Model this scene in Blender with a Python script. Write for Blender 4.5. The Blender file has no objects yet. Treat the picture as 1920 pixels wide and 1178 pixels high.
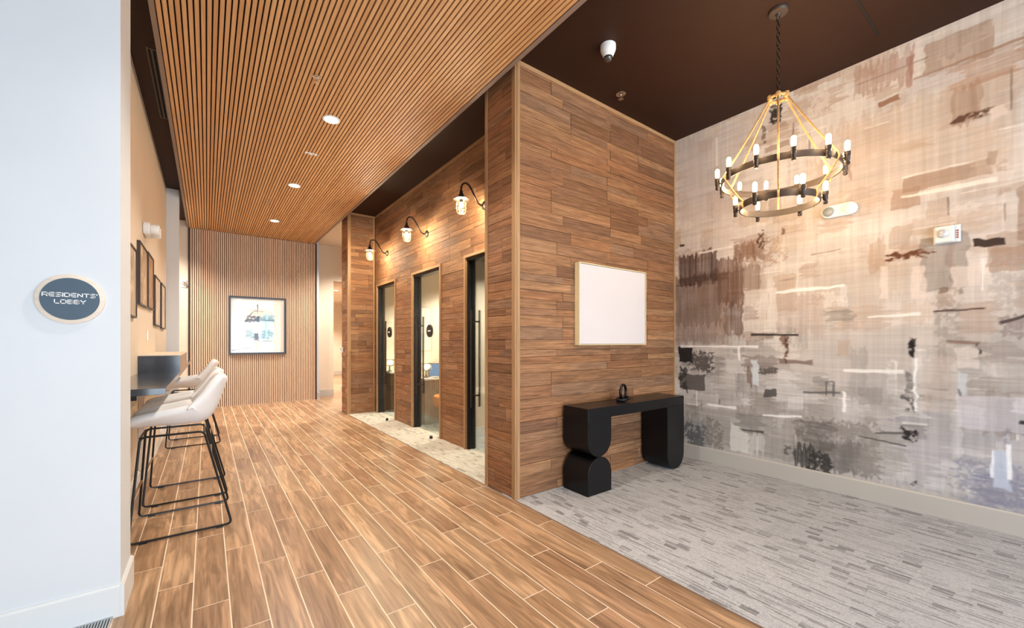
import bpy, bmesh, math, random
import numpy as np
from mathutils import Vector, Matrix

random.seed(7)
scene = bpy.context.scene
COL = scene.collection

# ------------------------------------------------------------------ camera
cam_data = bpy.data.cameras.new('camera')
cam = bpy.data.objects.new('camera', cam_data)
COL.objects.link(cam)
cam.location = (0, 0, 1.36)
cam.rotation_euler = (math.radians(90), 0, -math.radians(36.667))
cam_data.sensor_width = 36.0
cam_data.sensor_fit = 'HORIZONTAL'
cam_data.lens = 14.406
cam_data.shift_y = 52.0 / 1920.0
cam_data.clip_start = 0.05
cam_data.clip_end = 100
scene.camera = cam

# ------------------------------------------------------------------ world, daylight, exposure
scene.view_settings.view_transform = 'Standard'
scene.view_settings.look = 'None'
scene.view_settings.gamma = 1.0
scene.view_settings.use_curve_mapping = False
scene.view_settings.exposure = 0.0
world = bpy.data.worlds.new('world')
scene.world = world
world.use_nodes = True
wb = world.node_tree.nodes['Background']
wb.inputs['Color'].default_value = (0.86, 0.93, 1.0, 1)
wb.inputs['Strength'].default_value = 0.4


def area_light(name, loc, rot, sx, sy, power, color):
    d = bpy.data.lights.new(name, 'AREA')
    d.shape = 'RECTANGLE'
    d.size, d.size_y, d.energy, d.color = sx, sy, power, color
    o = bpy.data.objects.new(name, d)
    o.location, o.rotation_euler = loc, rot
    COL.objects.link(o)
    return o


# daylight through the lobby windows behind the photographer
area_light('window_daylight', (1.4, -4.6, 1.45), (math.radians(90), 0, 0), 7.0, 2.7, 580.0, (0.74, 0.87, 1.0))


def point_light(name, loc, power, color, radius=0.02, parent=None):
    d = bpy.data.lights.new(name, 'POINT')
    d.energy, d.color, d.shadow_soft_size = power, color, radius
    o = bpy.data.objects.new(name, d)
    o.location = loc
    COL.objects.link(o)
    if parent is not None:
        o.parent = parent
    return o


def spot_light(name, loc, power, color, angle, blend, radius, parent=None):
    d = bpy.data.lights.new(name, 'SPOT')
    d.energy, d.color, d.shadow_soft_size = power, color, radius
    d.spot_size, d.spot_blend = angle, blend
    o = bpy.data.objects.new(name, d)
    o.location = loc
    COL.objects.link(o)
    if parent is not None:
        o.parent = parent
    return o


# lamp powers in watts
SCONCE_W, CHAND_W, DOWN_W, OFFICE_W, HALL_W = 150.0, 11.5, 235.0, 520.0, 800.0
WARM = (1.0, 0.72, 0.40)
SOFT = (1.0, 0.86, 0.64)
DOWNC = (1.0, 0.91, 0.80)


# ------------------------------------------------------------------ materials
def lin(c):
    out = []
    for v in c:
        v = v / 255.0
        out.append(v / 12.92 if v <= 0.04045 else ((v + 0.055) / 1.055) ** 2.4)
    return tuple(out)


def rgba(c):
    return lin(c) + (1.0,)


def new_mat(name):
    m = bpy.data.materials.new(name)
    m.use_nodes = True
    nt = m.node_tree
    return m, nt, nt.nodes, nt.links, nt.nodes['Principled BSDF']


def pbr(name, col, rough=0.5, metal=0.0, spec=0.5, emit=None, estr=0.0, noise=0.0, nscale=8.0, bump=0.0):
    m, nt, N, L, P = new_mat(name)
    P.inputs['Base Color'].default_value = rgba(col)
    P.inputs['Roughness'].default_value = rough
    P.inputs['Metallic'].default_value = metal
    P.inputs['Specular IOR Level'].default_value = spec
    if emit:
        P.inputs['Emission Color'].default_value = rgba(emit)
        P.inputs['Emission Strength'].default_value = estr
    if noise or bump:
        tc = N.new('ShaderNodeTexCoord')
        tx = N.new('ShaderNodeTexNoise')
        tx.inputs['Scale'].default_value = nscale
        tx.inputs['Detail'].default_value = 5
        L.new(tc.outputs['Object'], tx.inputs['Vector'])
        if noise:
            r = N.new('ShaderNodeValToRGB')
            a = [max(0, v * (1 - noise)) for v in lin(col)]
            b = [min(1, v * (1 + noise)) for v in lin(col)]
            r.color_ramp.elements[0].position = 0.3
            r.color_ramp.elements[1].position = 0.7
            r.color_ramp.elements[0].color = (*a, 1)
            r.color_ramp.elements[1].color = (*b, 1)
            L.new(tx.outputs['Fac'], r.inputs['Fac'])
            L.new(r.outputs['Color'], P.inputs['Base Color'])
        if bump:
            bp = N.new('ShaderNodeBump')
            bp.inputs['Strength'].default_value = bump
            bp.inputs['Distance'].default_value = 0.004
            L.new(tx.outputs['Fac'], bp.inputs['Height'])
            L.new(bp.outputs['Normal'], P.inputs['Normal'])
    return m


def wood(name, tones, rough=0.5, grain=0.35, stretch=(1.3, 26, 26), nscale=2.6, spec=0.4, bump=0.25, vary=0.0, rings=0.0):
    """tones: list of sRGB, one picked per piece by the object's random value; grain runs along local x"""
    m, nt, N, L, P = new_mat(name)
    oi = N.new('ShaderNodeObjectInfo')
    tc = N.new('ShaderNodeTexCoord')
    mul = N.new('ShaderNodeVectorMath'); mul.operation = 'SCALE'
    comb = N.new('ShaderNodeCombineXYZ')
    for k, s in zip('XYZ', (53.0, 17.0, 29.0)):
        mm = N.new('ShaderNodeMath'); mm.operation = 'MULTIPLY'; mm.inputs[1].default_value = s
        L.new(oi.outputs['Random'], mm.inputs[0]); L.new(mm.outputs[0], comb.inputs[k])
    add = N.new('ShaderNodeVectorMath'); add.operation = 'ADD'
    L.new(tc.outputs['Object'], add.inputs[0]); L.new(comb.outputs[0], add.inputs[1])
    mp = N.new('ShaderNodeMapping'); mp.inputs['Scale'].default_value = stretch
    L.new(add.outputs[0], mp.inputs['Vector'])
    n1 = N.new('ShaderNodeTexNoise')
    n1.inputs['Scale'].default_value = nscale; n1.inputs['Detail'].default_value = 7
    n1.inputs['Roughness'].default_value = 0.62; n1.inputs['Distortion'].default_value = 0.5
    L.new(mp.outputs[0], n1.inputs['Vector'])
    ramp = N.new('ShaderNodeValToRGB')
    els = ramp.color_ramp.elements
    while len(els) < len(tones):
        els.new(0.5)
    for i, t in enumerate(tones):
        els[i].position = i / max(1, len(tones) - 1)
        els[i].color = rgba(t)
    L.new(oi.outputs['Random'], ramp.inputs['Fac'])
    g = N.new('ShaderNodeValToRGB')
    g.color_ramp.elements[0].position = 0.32
    g.color_ramp.elements[1].position = 0.68
    g.color_ramp.elements[0].color = (1 - grain, 1 - grain * 1.05, 1 - grain * 1.1, 1)
    g.color_ramp.elements[1].color = (1 + grain * .35, 1 + grain * .35, 1 + grain * .35, 1)
    L.new(n1.outputs['Fac'], g.inputs['Fac'])
    mix = N.new('ShaderNodeMix'); mix.data_type = 'RGBA'; mix.blend_type = 'MULTIPLY'
    mix.inputs[0].default_value = 1.0
    L.new(ramp.outputs['Color'], mix.inputs[6]); L.new(g.outputs['Color'], mix.inputs[7])
    last = mix.outputs[2]
    if rings:
        mp2 = N.new('ShaderNodeMapping'); mp2.inputs['Scale'].default_value = (stretch[0] * .9, stretch[1] * .34, stretch[2] * .34)
        L.new(add.outputs[0], mp2.inputs['Vector'])
        n2 = N.new('ShaderNodeTexNoise'); n2.inputs['Scale'].default_value = 1.6; n2.inputs['Detail'].default_value = 3
        n2.inputs['Distortion'].default_value = 0.5
        L.new(mp2.outputs[0], n2.inputs['Vector'])
        sn = N.new('ShaderNodeMath'); sn.operation = 'MULTIPLY'; sn.inputs[1].default_value = 34
        L.new(n2.outputs['Fac'], sn.inputs[0])
        s2 = N.new('ShaderNodeMath'); s2.operation = 'SINE'; L.new(sn.outputs[0], s2.inputs[0])
        g2 = N.new('ShaderNodeValToRGB')
        g2.color_ramp.elements[0].position = 0.0; g2.color_ramp.elements[1].position = 1.0
        g2.color_ramp.elements[0].color = (1 - rings * .6, 1 - rings * .65, 1 - rings * .7, 1)
        g2.color_ramp.elements[1].color = (1 + rings * .25,) * 3 + (1,)
        mr = N.new('ShaderNodeMapRange'); mr.inputs['From Min'].default_value = -1
        L.new(s2.outputs[0], mr.inputs['Value']); L.new(mr.outputs[0], g2.inputs['Fac'])
        g3 = N.new('ShaderNodeValToRGB')
        g3.color_ramp.elements[0].position = 0.35; g3.color_ramp.elements[1].position = 0.65
        g3.color_ramp.elements[0].color = (1 - rings, 1 - rings * 1.08, 1 - rings * 1.15, 1)
        g3.color_ramp.elements[1].color = (1 + rings * .2,) * 3 + (1,)
        L.new(n2.outputs['Fac'], g3.inputs['Fac'])
        for src in (g2, g3):
            mx = N.new('ShaderNodeMix'); mx.data_type = 'RGBA'; mx.blend_type = 'MULTIPLY'
            mx.inputs[0].default_value = 1.0
            L.new(last, mx.inputs[6]); L.new(src.outputs['Color'], mx.inputs[7]); last = mx.outputs[2]
    L.new(last, P.inputs['Base Color'])
    P.inputs['Roughness'].default_value = rough
    P.inputs['Specular IOR Level'].default_value = spec
    if bump:
        bp = N.new('ShaderNodeBump'); bp.inputs['Strength'].default_value = bump; bp.inputs['Distance'].default_value = 0.002
        L.new(n1.outputs['Fac'], bp.inputs['Height']); L.new(bp.outputs['Normal'], P.inputs['Normal'])
    return m


def clear_glass(name, tint=(235, 245, 240), gloss=0.08, rough=0.0):
    m = bpy.data.materials.new(name); m.use_nodes = True
    nt = m.node_tree; N, L = nt.nodes, nt.links
    N.clear()
    out = N.new('ShaderNodeOutputMaterial')
    tr = N.new('ShaderNodeBsdfTransparent'); tr.inputs['Color'].default_value = rgba(tint)
    gl = N.new('ShaderNodeBsdfGlossy'); gl.inputs['Roughness'].default_value = rough
    fr = N.new('ShaderNodeFresnel'); fr.inputs['IOR'].default_value = 1.35
    ad = N.new('ShaderNodeMath'); ad.operation = 'MULTIPLY_ADD'
    ad.inputs[1].default_value = 0.5; ad.inputs[2].default_value = gloss * .1
    ad.use_clamp = True
    L.new(fr.outputs[0], ad.inputs[0])
    mx = N.new('ShaderNodeMixShader')
    L.new(ad.outputs[0], mx.inputs[0]); L.new(tr.outputs[0], mx.inputs[1]); L.new(gl.outputs[0], mx.inputs[2])
    L.new(mx.outputs[0], out.inputs['Surface'])
    return m


def glow(name, col, strength):
    m = bpy.data.materials.new(name); m.use_nodes = True
    nt = m.node_tree; N, L = nt.nodes, nt.links
    N.clear()
    out = N.new('ShaderNodeOutputMaterial'); em = N.new('ShaderNodeEmission')
    em.inputs['Color'].default_value = (*col, 1); em.inputs['Strength'].default_value = strength
    L.new(em.outputs[0], out.inputs['Surface'])
    return m


def carpet(name, base, dark, light):
    m, nt, N, L, P = new_mat(name)
    tc = N.new('ShaderNodeTexCoord')
    sp = N.new('ShaderNodeSeparateXYZ'); L.new(tc.outputs['Object'], sp.inputs[0])

    def mth(op, a, b=None):
        n = N.new('ShaderNodeMath'); n.operation = op
        for i, v in enumerate((a, b)):
            if v is None: continue
            if isinstance(v, (int, float)): n.inputs[i].default_value = v
            else: L.new(v, n.inputs[i])
        return n.outputs[0]

    def wn(a, b):
        c = N.new('ShaderNodeCombineXYZ'); L.new(a, c.inputs[0])
        if isinstance(b, (int, float)): c.inputs[1].default_value = b
        else: L.new(b, c.inputs[1])
        w = N.new('ShaderNodeTexWhiteNoise'); w.noise_dimensions = '2D'
        L.new(c.outputs[0], w.inputs['Vector']); return w.outputs['Value']
    X, Y = sp.outputs[0], sp.outputs[1]

    def dashes(wid, ln, seed):
        u = mth('FLOOR', mth('DIVIDE', mth('ADD', X, seed), wid))
        r = wn(u, 3.3 + seed)
        v = mth('FLOOR', mth('DIVIDE', mth('ADD', Y, mth('MULTIPLY', r, 3.0)), ln))
        return wn(u, v)
    fine = dashes(0.0055, 0.11, 11.0)
    fine2 = dashes(0.008, 0.34, 23.0)
    blk = dashes(0.043, 0.085, 5.0)
    cell = dashes(0.0045, 0.009, 41.0)
    tile = wn(mth('FLOOR', mth('DIVIDE', X, 0.5)), mth('FLOOR', mth('DIVIDE', mth('ADD', Y, .2), 0.5)))
    blkm = mth('GREATER_THAN', blk, 0.88)
    thin = mth('GREATER_THAN', fine, 0.93)
    thin2 = mth('GREATER_THAN', fine2, 0.94)
    inb = mth('MULTIPLY', blkm, mth('ADD', 0.12, mth('MULTIPLY', mth('GREATER_THAN', dashes(0.0052, 0.5, 67.0), 0.5), 0.62)))
    dk = mth('MAXIMUM', mth('MULTIPLY', inb, 0.85), mth('MAXIMUM', mth('MULTIPLY', thin, 0.62), mth('MULTIPLY', thin2, 0.5)))
    mix = N.new('ShaderNodeMix'); mix.data_type = 'RGBA'
    mix.inputs[6].default_value = rgba(base); mix.inputs[7].default_value = rgba(dark)
    L.new(dk, mix.inputs[0])
    lt = mth('ADD', mth('ADD', mth('MULTIPLY', cell, 0.30), mth('MULTIPLY', fine, 0.16)), mth('MULTIPLY', tile, 0.10))
    mul = mth('ADD', lt, 0.74)
    vm = N.new('ShaderNodeVectorMath'); vm.operation = 'SCALE'
    L.new(mix.outputs[2], vm.inputs[0]); L.new(mul, vm.inputs['Scale'])
    L.new(vm.outputs[0], P.inputs['Base Color'])
    P.inputs['Roughness'].default_value = 0.95
    P.inputs['Specular IOR Level'].default_value = 0.1
    bp = N.new('ShaderNodeBump'); bp.inputs['Strength'].default_value = 0.4; bp.inputs['Distance'].default_value = 0.004
    L.new(mul, bp.inputs['Height']); L.new(bp.outputs['Normal'], P.inputs['Normal'])
    return m


def painted(name, attr='paint', rough=0.7, spec=0.3, weave=0.0):
    m, nt, N, L, P = new_mat(name)
    at = N.new('ShaderNodeAttribute'); at.attribute_name = attr
    last = at.outputs['Color']
    if weave:
        tc = N.new('ShaderNodeTexCoord')
        for sc_ in ((1, 5, 260), (1, 260, 5)):
            mp = N.new('ShaderNodeMapping'); mp.inputs['Scale'].default_value = sc_
            L.new(tc.outputs['Object'], mp.inputs['Vector'])
            nz = N.new('ShaderNodeTexNoise'); nz.inputs['Scale'].default_value = 1.0; nz.inputs['Detail'].default_value = 4
            L.new(mp.outputs[0], nz.inputs['Vector'])
            rp = N.new('ShaderNodeValToRGB')
            rp.color_ramp.elements[0].position = 0.3; rp.color_ramp.elements[1].position = 0.7
            rp.color_ramp.elements[0].color = (1 - weave,) * 3 + (1,)
            rp.color_ramp.elements[1].color = (1 + weave * .6,) * 3 + (1,)
            L.new(nz.outputs['Fac'], rp.inputs['Fac'])
            mx = N.new('ShaderNodeMix'); mx.data_type = 'RGBA'; mx.blend_type = 'MULTIPLY'; mx.inputs[0].default_value = 1
            L.new(last, mx.inputs[6]); L.new(rp.outputs['Color'], mx.inputs[7]); last = mx.outputs[2]
    L.new(last, P.inputs['Base Color'])
    P.inputs['Roughness'].default_value = rough
    P.inputs['Specular IOR Level'].default_value = spec
    return m


M = {}
M['white_paint'] = pbr('white_paint', (207, 210, 213), 0.55, noise=0.015, nscale=3)
M['white_trim'] = pbr('white_trim', (212, 214, 214), 0.4, noise=0.01)
M['cream_paint'] = pbr('cream_paint', (214, 198, 178), 0.6, noise=0.02, nscale=2)
M['grey_trim'] = pbr('grey_trim', (186, 180, 172), 0.45, noise=0.01)
M['dark_ceiling'] = pbr('dark_ceiling', (46, 26, 17), 0.6, spec=0.2, noise=0.03, nscale=1.5)
M['edge_metal'] = pbr('edge_metal', (132, 112, 100), 0.5, noise=0.05)
M['felt'] = pbr('felt', (38, 24, 17), 0.95, noise=0.1, nscale=60)
M['plank'] = wood('plank', [(149, 106, 73), (169, 123, 85), (128, 89, 60), (162, 112, 75), (149, 112, 84), (173, 128, 90), (134, 95, 68), (162, 113, 75), (141, 106, 80)],
                  rough=0.72, grain=0.5, bump=0.6, stretch=(1.5, 34, 34), rings=0.16)
M['trim_wood'] = wood('trim_wood', [(176, 138, 98), (164, 126, 88), (186, 148, 108)], rough=0.5, grain=0.25)
M['slat'] = wood('slat', [(202, 154, 104), (210, 166, 118), (194, 144, 96), (204, 158, 110)], rough=0.5, grain=0.16, bump=0.1)
M['slat_pale'] = wood('slat_pale', [(220, 186, 156), (226, 194, 166), (214, 178, 148)], rough=0.5, grain=0.14, bump=0.1)
M['tile'] = wood('tile', [(178, 141, 109), (184, 149, 116), (170, 132, 101), (189, 155, 122), (180, 144, 111)], rough=0.3, grain=0.42,
                 stretch=(0.9, 20, 20), nscale=2.2, spec=0.5, bump=0.05, rings=0.34)
M['grout'] = pbr('grout', (226, 206, 184), 0.8, noise=0.05, nscale=40)
M['carpet'] = carpet('carpet', (174, 174, 176), (80, 77, 77), (200, 200, 200))
M['carpet_warm'] = carpet('carpet_warm', (186, 179, 166), (112, 102, 92), (220, 220, 220))
M['black_steel'] = pbr('black_steel', (26, 24, 25), 0.4, metal=0.3, noise=0.08)
M['bronze'] = pbr('bronze', (40, 32, 27), 0.45, metal=0.4, noise=0.1, nscale=30)
M['black_lacquer'] = pbr('black_lacquer', (15, 15, 17), 0.3, spec=0.3, noise=0.1, nscale=5)
M['black_wire'] = pbr('black_wire', (18, 18, 19), 0.38, metal=0.2, noise=0.05)
M['brass'] = pbr('brass', (150, 116, 78), 0.35, metal=0.8, noise=0.06)
M['stone'] = pbr('stone', (52, 60, 70), 0.12, spec=0.6, noise=0.35, nscale=7)
M['fabric'] = pbr('fabric', (226, 224, 222), 0.9, spec=0.15, noise=0.05, nscale=140, bump=0.25)
M['fabric_shaded'] = pbr('fabric_shaded', (212, 203, 192), 0.9, spec=0.15, noise=0.05, nscale=140, bump=0.25)  # cloth of the shell; the dimmer light inside is put into the colour
M['canvas'] = pbr('canvas', (206, 199, 199), 0.8, noise=0.012, nscale=90)
M['pale_wood'] = wood('pale_wood', [(228, 208, 164), (222, 200, 156)], rough=0.4, grain=0.12)
M['sign_blue'] = pbr('sign_blue', (58, 78, 94), 0.5, noise=0.06, nscale=12)
M['sign_ring'] = wood('sign_ring', [(220, 206, 188), (226, 212, 196)], rough=0.6, grain=0.1)
M['white_plastic'] = pbr('white_plastic', (234, 234, 232), 0.35, noise=0.01)
M['grey_plastic'] = pbr('grey_plastic', (150, 150, 148), 0.3, noise=0.05)
M['white_ink'] = pbr('white_ink', (244, 244, 242), 0.6, noise=0.005)
M['red_ink'] = pbr('red_ink', (176, 70, 62), 0.6, noise=0.02)
M['chrome'] = pbr('chrome', (214, 206, 200), 0.18, metal=1.0, noise=0.02)
M['strobe_lens'] = pbr('strobe_lens', (206, 206, 206), 0.15, spec=0.8, noise=0.25, nscale=90)
M['smoke_dome'] = pbr('smoke_dome', (60, 54, 52), 0.05, spec=0.9, noise=0.1)
M['rope'] = pbr('rope', (178, 138, 92), 0.9, noise=0.25, nscale=70, bump=0.8)
M['ring_metal'] = pbr('ring_metal', (66, 55, 49), 0.45, metal=0.4, noise=0.18, nscale=9)
M['art_frame'] = pbr('art_frame', (52, 60, 70), 0.4, noise=0.05)
M['dark_frame'] = pbr('dark_frame', (54, 42, 36), 0.45, noise=0.1)
M['print_tan'] = wood('print_tan', [(190, 150, 112), (206, 172, 136), (216, 196, 170)], rough=0.5, grain=0.5, stretch=(2.5, 8, 8), rings=0.3)
M['print_pale'] = wood('print_pale', [(222, 206, 186), (212, 192, 168)], rough=0.5, grain=0.35, stretch=(2.5, 8, 8), rings=0.2)
M['glass'] = clear_glass('glass', (244, 249, 245), gloss=0.0)
M['jar_glass'] = clear_glass('jar_glass', (250, 248, 240))
M['bulb'] = glow('bulb', (1.0, 0.74, 0.42), 9)
M['bulb_white'] = glow('bulb_white', (1.0, 0.88, 0.72), 14)
M['diffuser'] = glow('diffuser', (1.0, 0.93, 0.82), 8)
M['screen'] = glow('screen', (0.16, 0.47, 0.82), 1.0)
M['orange'] = pbr('orange', (214, 118, 44), 0.85, noise=0.06, nscale=60)
M['desk_grey'] = pbr('desk_grey', (112, 104, 96), 0.6, noise=0.05)
M['desk_dark'] = pbr('desk_dark', (70, 64, 58), 0.6, noise=0.05)
M['desk_top'] = pbr('desk_top', (214, 206, 196), 0.35, noise=0.02)
M['vent_metal'] = pbr('vent_metal', (186, 190, 192), 0.4, metal=0.6, noise=0.05)
M['void'] = pbr('void', (14, 12, 11), 0.9, noise=0.1)
M['concrete_slab'] = pbr('concrete_slab', (140, 130, 120), 0.8, noise=0.1)

# ------------------------------------------------------------------ mesh helpers
ORIGIN = {}


class MB:
    def __init__(self):
        self.v, self.f = [], []

    def quad_mesh(self, verts, faces):
        n = len(self.v)
        self.v += [tuple(p) for p in verts]
        self.f += [tuple(i + n for i in f) for f in faces]
        return self

    def box(self, x0, x1, y0, y1, z0, z1):
        return self.quad_mesh([(x0, y0, z0), (x1, y0, z0), (x1, y1, z0), (x0, y1, z0), (x0, y0, z1), (x1, y0, z1), (x1, y1, z1), (x0, y1, z1)],
                              [(0, 3, 2, 1), (4, 5, 6, 7), (0, 1, 5, 4), (1, 2, 6, 5), (2, 3, 7, 6), (3, 0, 4, 7)])

    def prism(self, prof, a0, a1, axis='y'):
        n = len(prof)

        def pt(p, a):
            return {'y': (p[0], a, p[1]), 'x': (a, p[0], p[1]), 'z': (p[0], p[1], a)}[axis]
        V = [pt(p, a0) for p in prof] + [pt(p, a1) for p in prof]
        F = [tuple(range(n)), tuple(reversed(range(n, 2 * n)))]
        F += [(i, i + n, (i + 1) % n + n, (i + 1) % n) for i in range(n)]
        return self.quad_mesh(V, F)

    def lathe(self, prof, c=(0, 0, 0), seg=24, axis='z', caps=True):
        V, F = [], []
        for (r, h) in prof:
            for k in range(seg):
                t = 2 * math.pi * k / seg
                a, b = r * math.cos(t), r * math.sin(t)
                p = {'z': (a, b, h), 'x': (h, a, b), 'y': (a, h, b)}[axis]
                V.append((p[0] + c[0], p[1] + c[1], p[2] + c[2]))
        for i in range(len(prof) - 1):
            for k in range(seg):
                F.append((i * seg + k, i * seg + (k + 1) % seg, (i + 1) * seg + (k + 1) % seg, (i + 1) * seg + k))
        if caps:
            F.append(tuple(reversed(range(seg))))
            F.append(tuple(range((len(prof) - 1) * seg, len(prof) * seg)))
        return self.quad_mesh(V, F)

    def tube(self, path, r, seg=8, closed=False):
        P = [Vector(p) for p in path]
        n = len(P)
        V, F = [], []
        up = None
        for i in range(n):
            if closed:
                t = (P[(i + 1) % n] - P[i - 1]).normalized()
            else:
                t = (P[min(i + 1, n - 1)] - P[max(i - 1, 0)]).normalized()
            if up is None:
                up = Vector((0, 0, 1)) if abs(t.z) < 0.9 else Vector((1, 0, 0))
            a = t.cross(up)
            if a.length < 1e-6:
                a = t.orthogonal()
            a.normalize()
            b = t.cross(a).normalized()
            up = -b if False else a.cross(t)
            rr = r[i] if isinstance(r, (list, tuple)) else r
            for k in range(seg):
                th = 2 * math.pi * k / seg
                V.append(P[i] + a * (rr * math.cos(th)) + b * (rr * math.sin(th)))
        m = n if closed else n - 1
        for i in range(m):
            j = (i + 1) % n
            for k in range(seg):
                F.append((i * seg + k, i * seg + (k + 1) % seg, j * seg + (k + 1) % seg, j * seg + k))
        if not closed:
            F.append(tuple(reversed(range(seg))))
            F.append(tuple(range((n - 1) * seg, n * seg)))
        return self.quad_mesh(V, F)

    def band(self, R0, R1, z0, z1, c, seg=48):
        """rectangular-section ring"""
        V, F = [], []
        for k in range(seg):
            t = 2 * math.pi * k / seg
            cx, sy = math.cos(t), math.sin(t)
            for (r, z) in ((R0, z0), (R1, z0), (R1, z1), (R0, z1)):
                V.append((c[0] + r * cx, c[1] + r * sy, z))
        for k in range(seg):
            j = (k + 1) % seg
            for e in range(4):
                F.append((k * 4 + e, k * 4 + (e + 1) % 4, j * 4 + (e + 1) % 4, j * 4 + e))
        return self.quad_mesh(V, F)

    def build(self, name, mat, parent=None, smooth=False, bevel=0.0, subsurf=0, label=None, fix=True):
        o = Vector(ORIGIN.get(parent.name, (0, 0, 0))) if parent is not None else Vector((0, 0, 0))
        me = bpy.data.meshes.new(name)
        me.from_pydata([tuple(Vector(p) - o) for p in self.v], [], self.f)
        if fix:
            bm = bmesh.new(); bm.from_mesh(me)
            bmesh.ops.recalc_face_normals(bm, faces=bm.faces)
            bm.to_mesh(me); bm.free()
        me.materials.append(M[mat] if isinstance(mat, str) else mat)
        if smooth:
            me.polygons.foreach_set('use_smooth', [True] * len(me.polygons))
        ob = bpy.data.objects.new(name, me)
        COL.objects.link(ob)
        if parent is not None:
            ob.parent = parent
            ORIGIN[ob.name] = tuple(o)
        if bevel:
            b = ob.modifiers.new('edge', 'BEVEL'); b.width = bevel; b.segments = 2; b.limit_method = 'ANGLE'
        if subsurf:
            s = ob.modifiers.new('smooth', 'SUBSURF'); s.levels = subsurf; s.render_levels = subsurf
        if smooth and not subsurf:
            try:
                me.set_sharp_from_angle(angle=math.radians(40))
            except Exception:
                pass
        if label:
            ob['label'] = label
        return ob


def tag(o, label, cat=None, kind=None, group=None):
    o['label'] = label
    if cat: o['category'] = cat
    if kind: o['kind'] = kind
    if group: o['group'] = group
    return o


def thing(name, label, cat, loc, kind=None, group=None, rotz=0.0):
    o = bpy.data.objects.new(name, None)
    o.empty_display_size = 0.1
    COL.objects.link(o)
    o.location = loc
    o.rotation_euler = (0, 0, rotz)
    ORIGIN[o.name] = tuple(loc)
    return tag(o, label, cat, kind, group)


def struct(name, mb, mat, label, cat, **kw):
    o = mb.build(name, mat, **kw)
    return tag(o, label, cat, 'structure')


def copy_tree(o, parent=None):
    c = o.copy()
    COL.objects.link(c)
    if parent is not None:
        c.parent = parent
    for ch in list(o.children):
        copy_tree(ch, c)
    return c


_piece = {}


def piece(name, L, T, H, mat, loc, parent, rot=None, bevel=0.0):
    """a box L (local x) by T (y) by H (z), shared mesh, centred on loc (world)"""
    key = (name, round(L, 3), round(T, 4), round(H, 4), mat)
    me = _piece.get(key)
    if me is None:
        mb = MB().box(-L / 2, L / 2, -T / 2, T / 2, -H / 2, H / 2)
        me = bpy.data.meshes.new(name)
        me.from_pydata(mb.v, [], mb.f)
        me.materials.append(M[mat])
        _piece[key] = me
    ob = bpy.data.objects.new(name, me)
    COL.objects.link(ob)
    o = ORIGIN.get(parent.name, (0, 0, 0))
    ob.location = (loc[0] - o[0], loc[1] - o[1], loc[2] - o[2])
    if rot:
        ob.rotation_euler = rot
    ob.parent = parent
    return ob


H = 3.79          # dark ceiling
ZS = 3.655        # underside of the slatted ceiling

# ------------------------------------------------------------------ floor
floor = struct('floor', MB().box(-5.0, 2.115, -4.6, 2.8, -0.12, -0.0007).box(-0.6, 2.115, 2.8, 8.6, -0.12, -0.0007).box(-2.5, 2.115, 8.6, 11.1, -0.12, -0.0007),
               'grout', 'floor of wood-look porcelain planks with pale grout lines', 'floor')
TW, TL, GR = 0.1553, 0.931, 0.006
tx0 = -0.2145
for k in range(-5, 15):
    x0 = tx0 + k * TW
    ymin, ymax = -0.9, 10.47
    if k <= -3:
        ymin, ymax = 0.2, 2.78
    y = 2.94 - (k % 3) * 0.3105 - TL * 5
    while y < ymax:
        a, b = max(y, ymin), min(y + TL, ymax)
        if b - a > 0.03:
            xa, xb = x0, x0 + TW
            if k == -2 and b > 2.8:
                xa = -0.5
            piece('tile', b - a - GR, xb - xa - GR, 0.008, 'tile', ((xa + xb) / 2, (a + b) / 2, -0.004), floor, rot=(0, 0, math.radians(90)))
        y += TL
hallfloor = struct('floor_hallway', MB().box(2.115, 6.0, 8.45, 18.0, -0.12, 0.0), 'tile', 'wood-look floor of the bright hallway beyond the wood wall', 'floor')
carp = struct('floor_carpet', MB().box(2.118, 4.55, -4.6, 2.80, -0.12, 0.002), 'carpet', 'light grey carpet with dark dashes in front of the mural wall', 'carpet')
carp2 = struct('floor_carpet_strip', MB().box(2.118, 2.75, 3.26, 7.99, -0.12, 0.003), 'carpet_warm', 'pale carpet strip in front of the three glass doors', 'carpet')
struct('floor_office', MB().box(2.75, 5.2, 3.26, 8.3, -0.12, 0.002), 'carpet', 'grey carpet inside the small offices behind the glass doors', 'floor')
struct('trim_1', MB().box(2.112, 2.120, -0.9, 2.80, -0.01, 0.004).box(2.112, 2.120, 3.27, 7.98, -0.01, 0.004), 'edge_metal',
       'thin metal strip between the wood-look floor and the carpet', 'trim')

# ------------------------------------------------------------------ ceilings
ceil = struct('ceiling', MB().box(-5.0, 4.7, -4.6, 8.47, H, H + 0.12).box(-2.5, 2.1, 8.47, 11.1, H, H + 0.12), 'dark_ceiling', 'dark brown painted ceiling above the lobby', 'ceiling')
struct('ceiling_hallway', MB().box(2.1, 6.0, 8.47, 11.2, H, H + 0.12).box(2.1, 6.0, 11.2, 18.0, 2.9, 3.0), 'cream_paint', 'cream ceiling of the hallway behind the wood wall', 'ceiling')
sx0, sx1 = -0.285, 2.005
sc = thing('ceiling_slats', 'slatted wood ceiling panel running the length of the corridor', 'slat ceiling', (0.86, 4.8, ZS), 'structure')
MB().box(sx0 - 0.03, sx1 + 0.03, -1.0, 10.5, ZS + 0.026, H - 0.001).build('backing', 'felt', sc)
MB().box(sx0 - 0.034, sx0 - 0.002, -1.0, 10.5, ZS - 0.004, H - 0.001).build('edge_trim', 'edge_metal', sc)
MB().box(sx1 + 0.002, sx1 + 0.040, -1.0, 10.5, ZS - 0.004, H - 0.001).build('edge_trim', 'edge_metal', sc)
NS = 65
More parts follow.
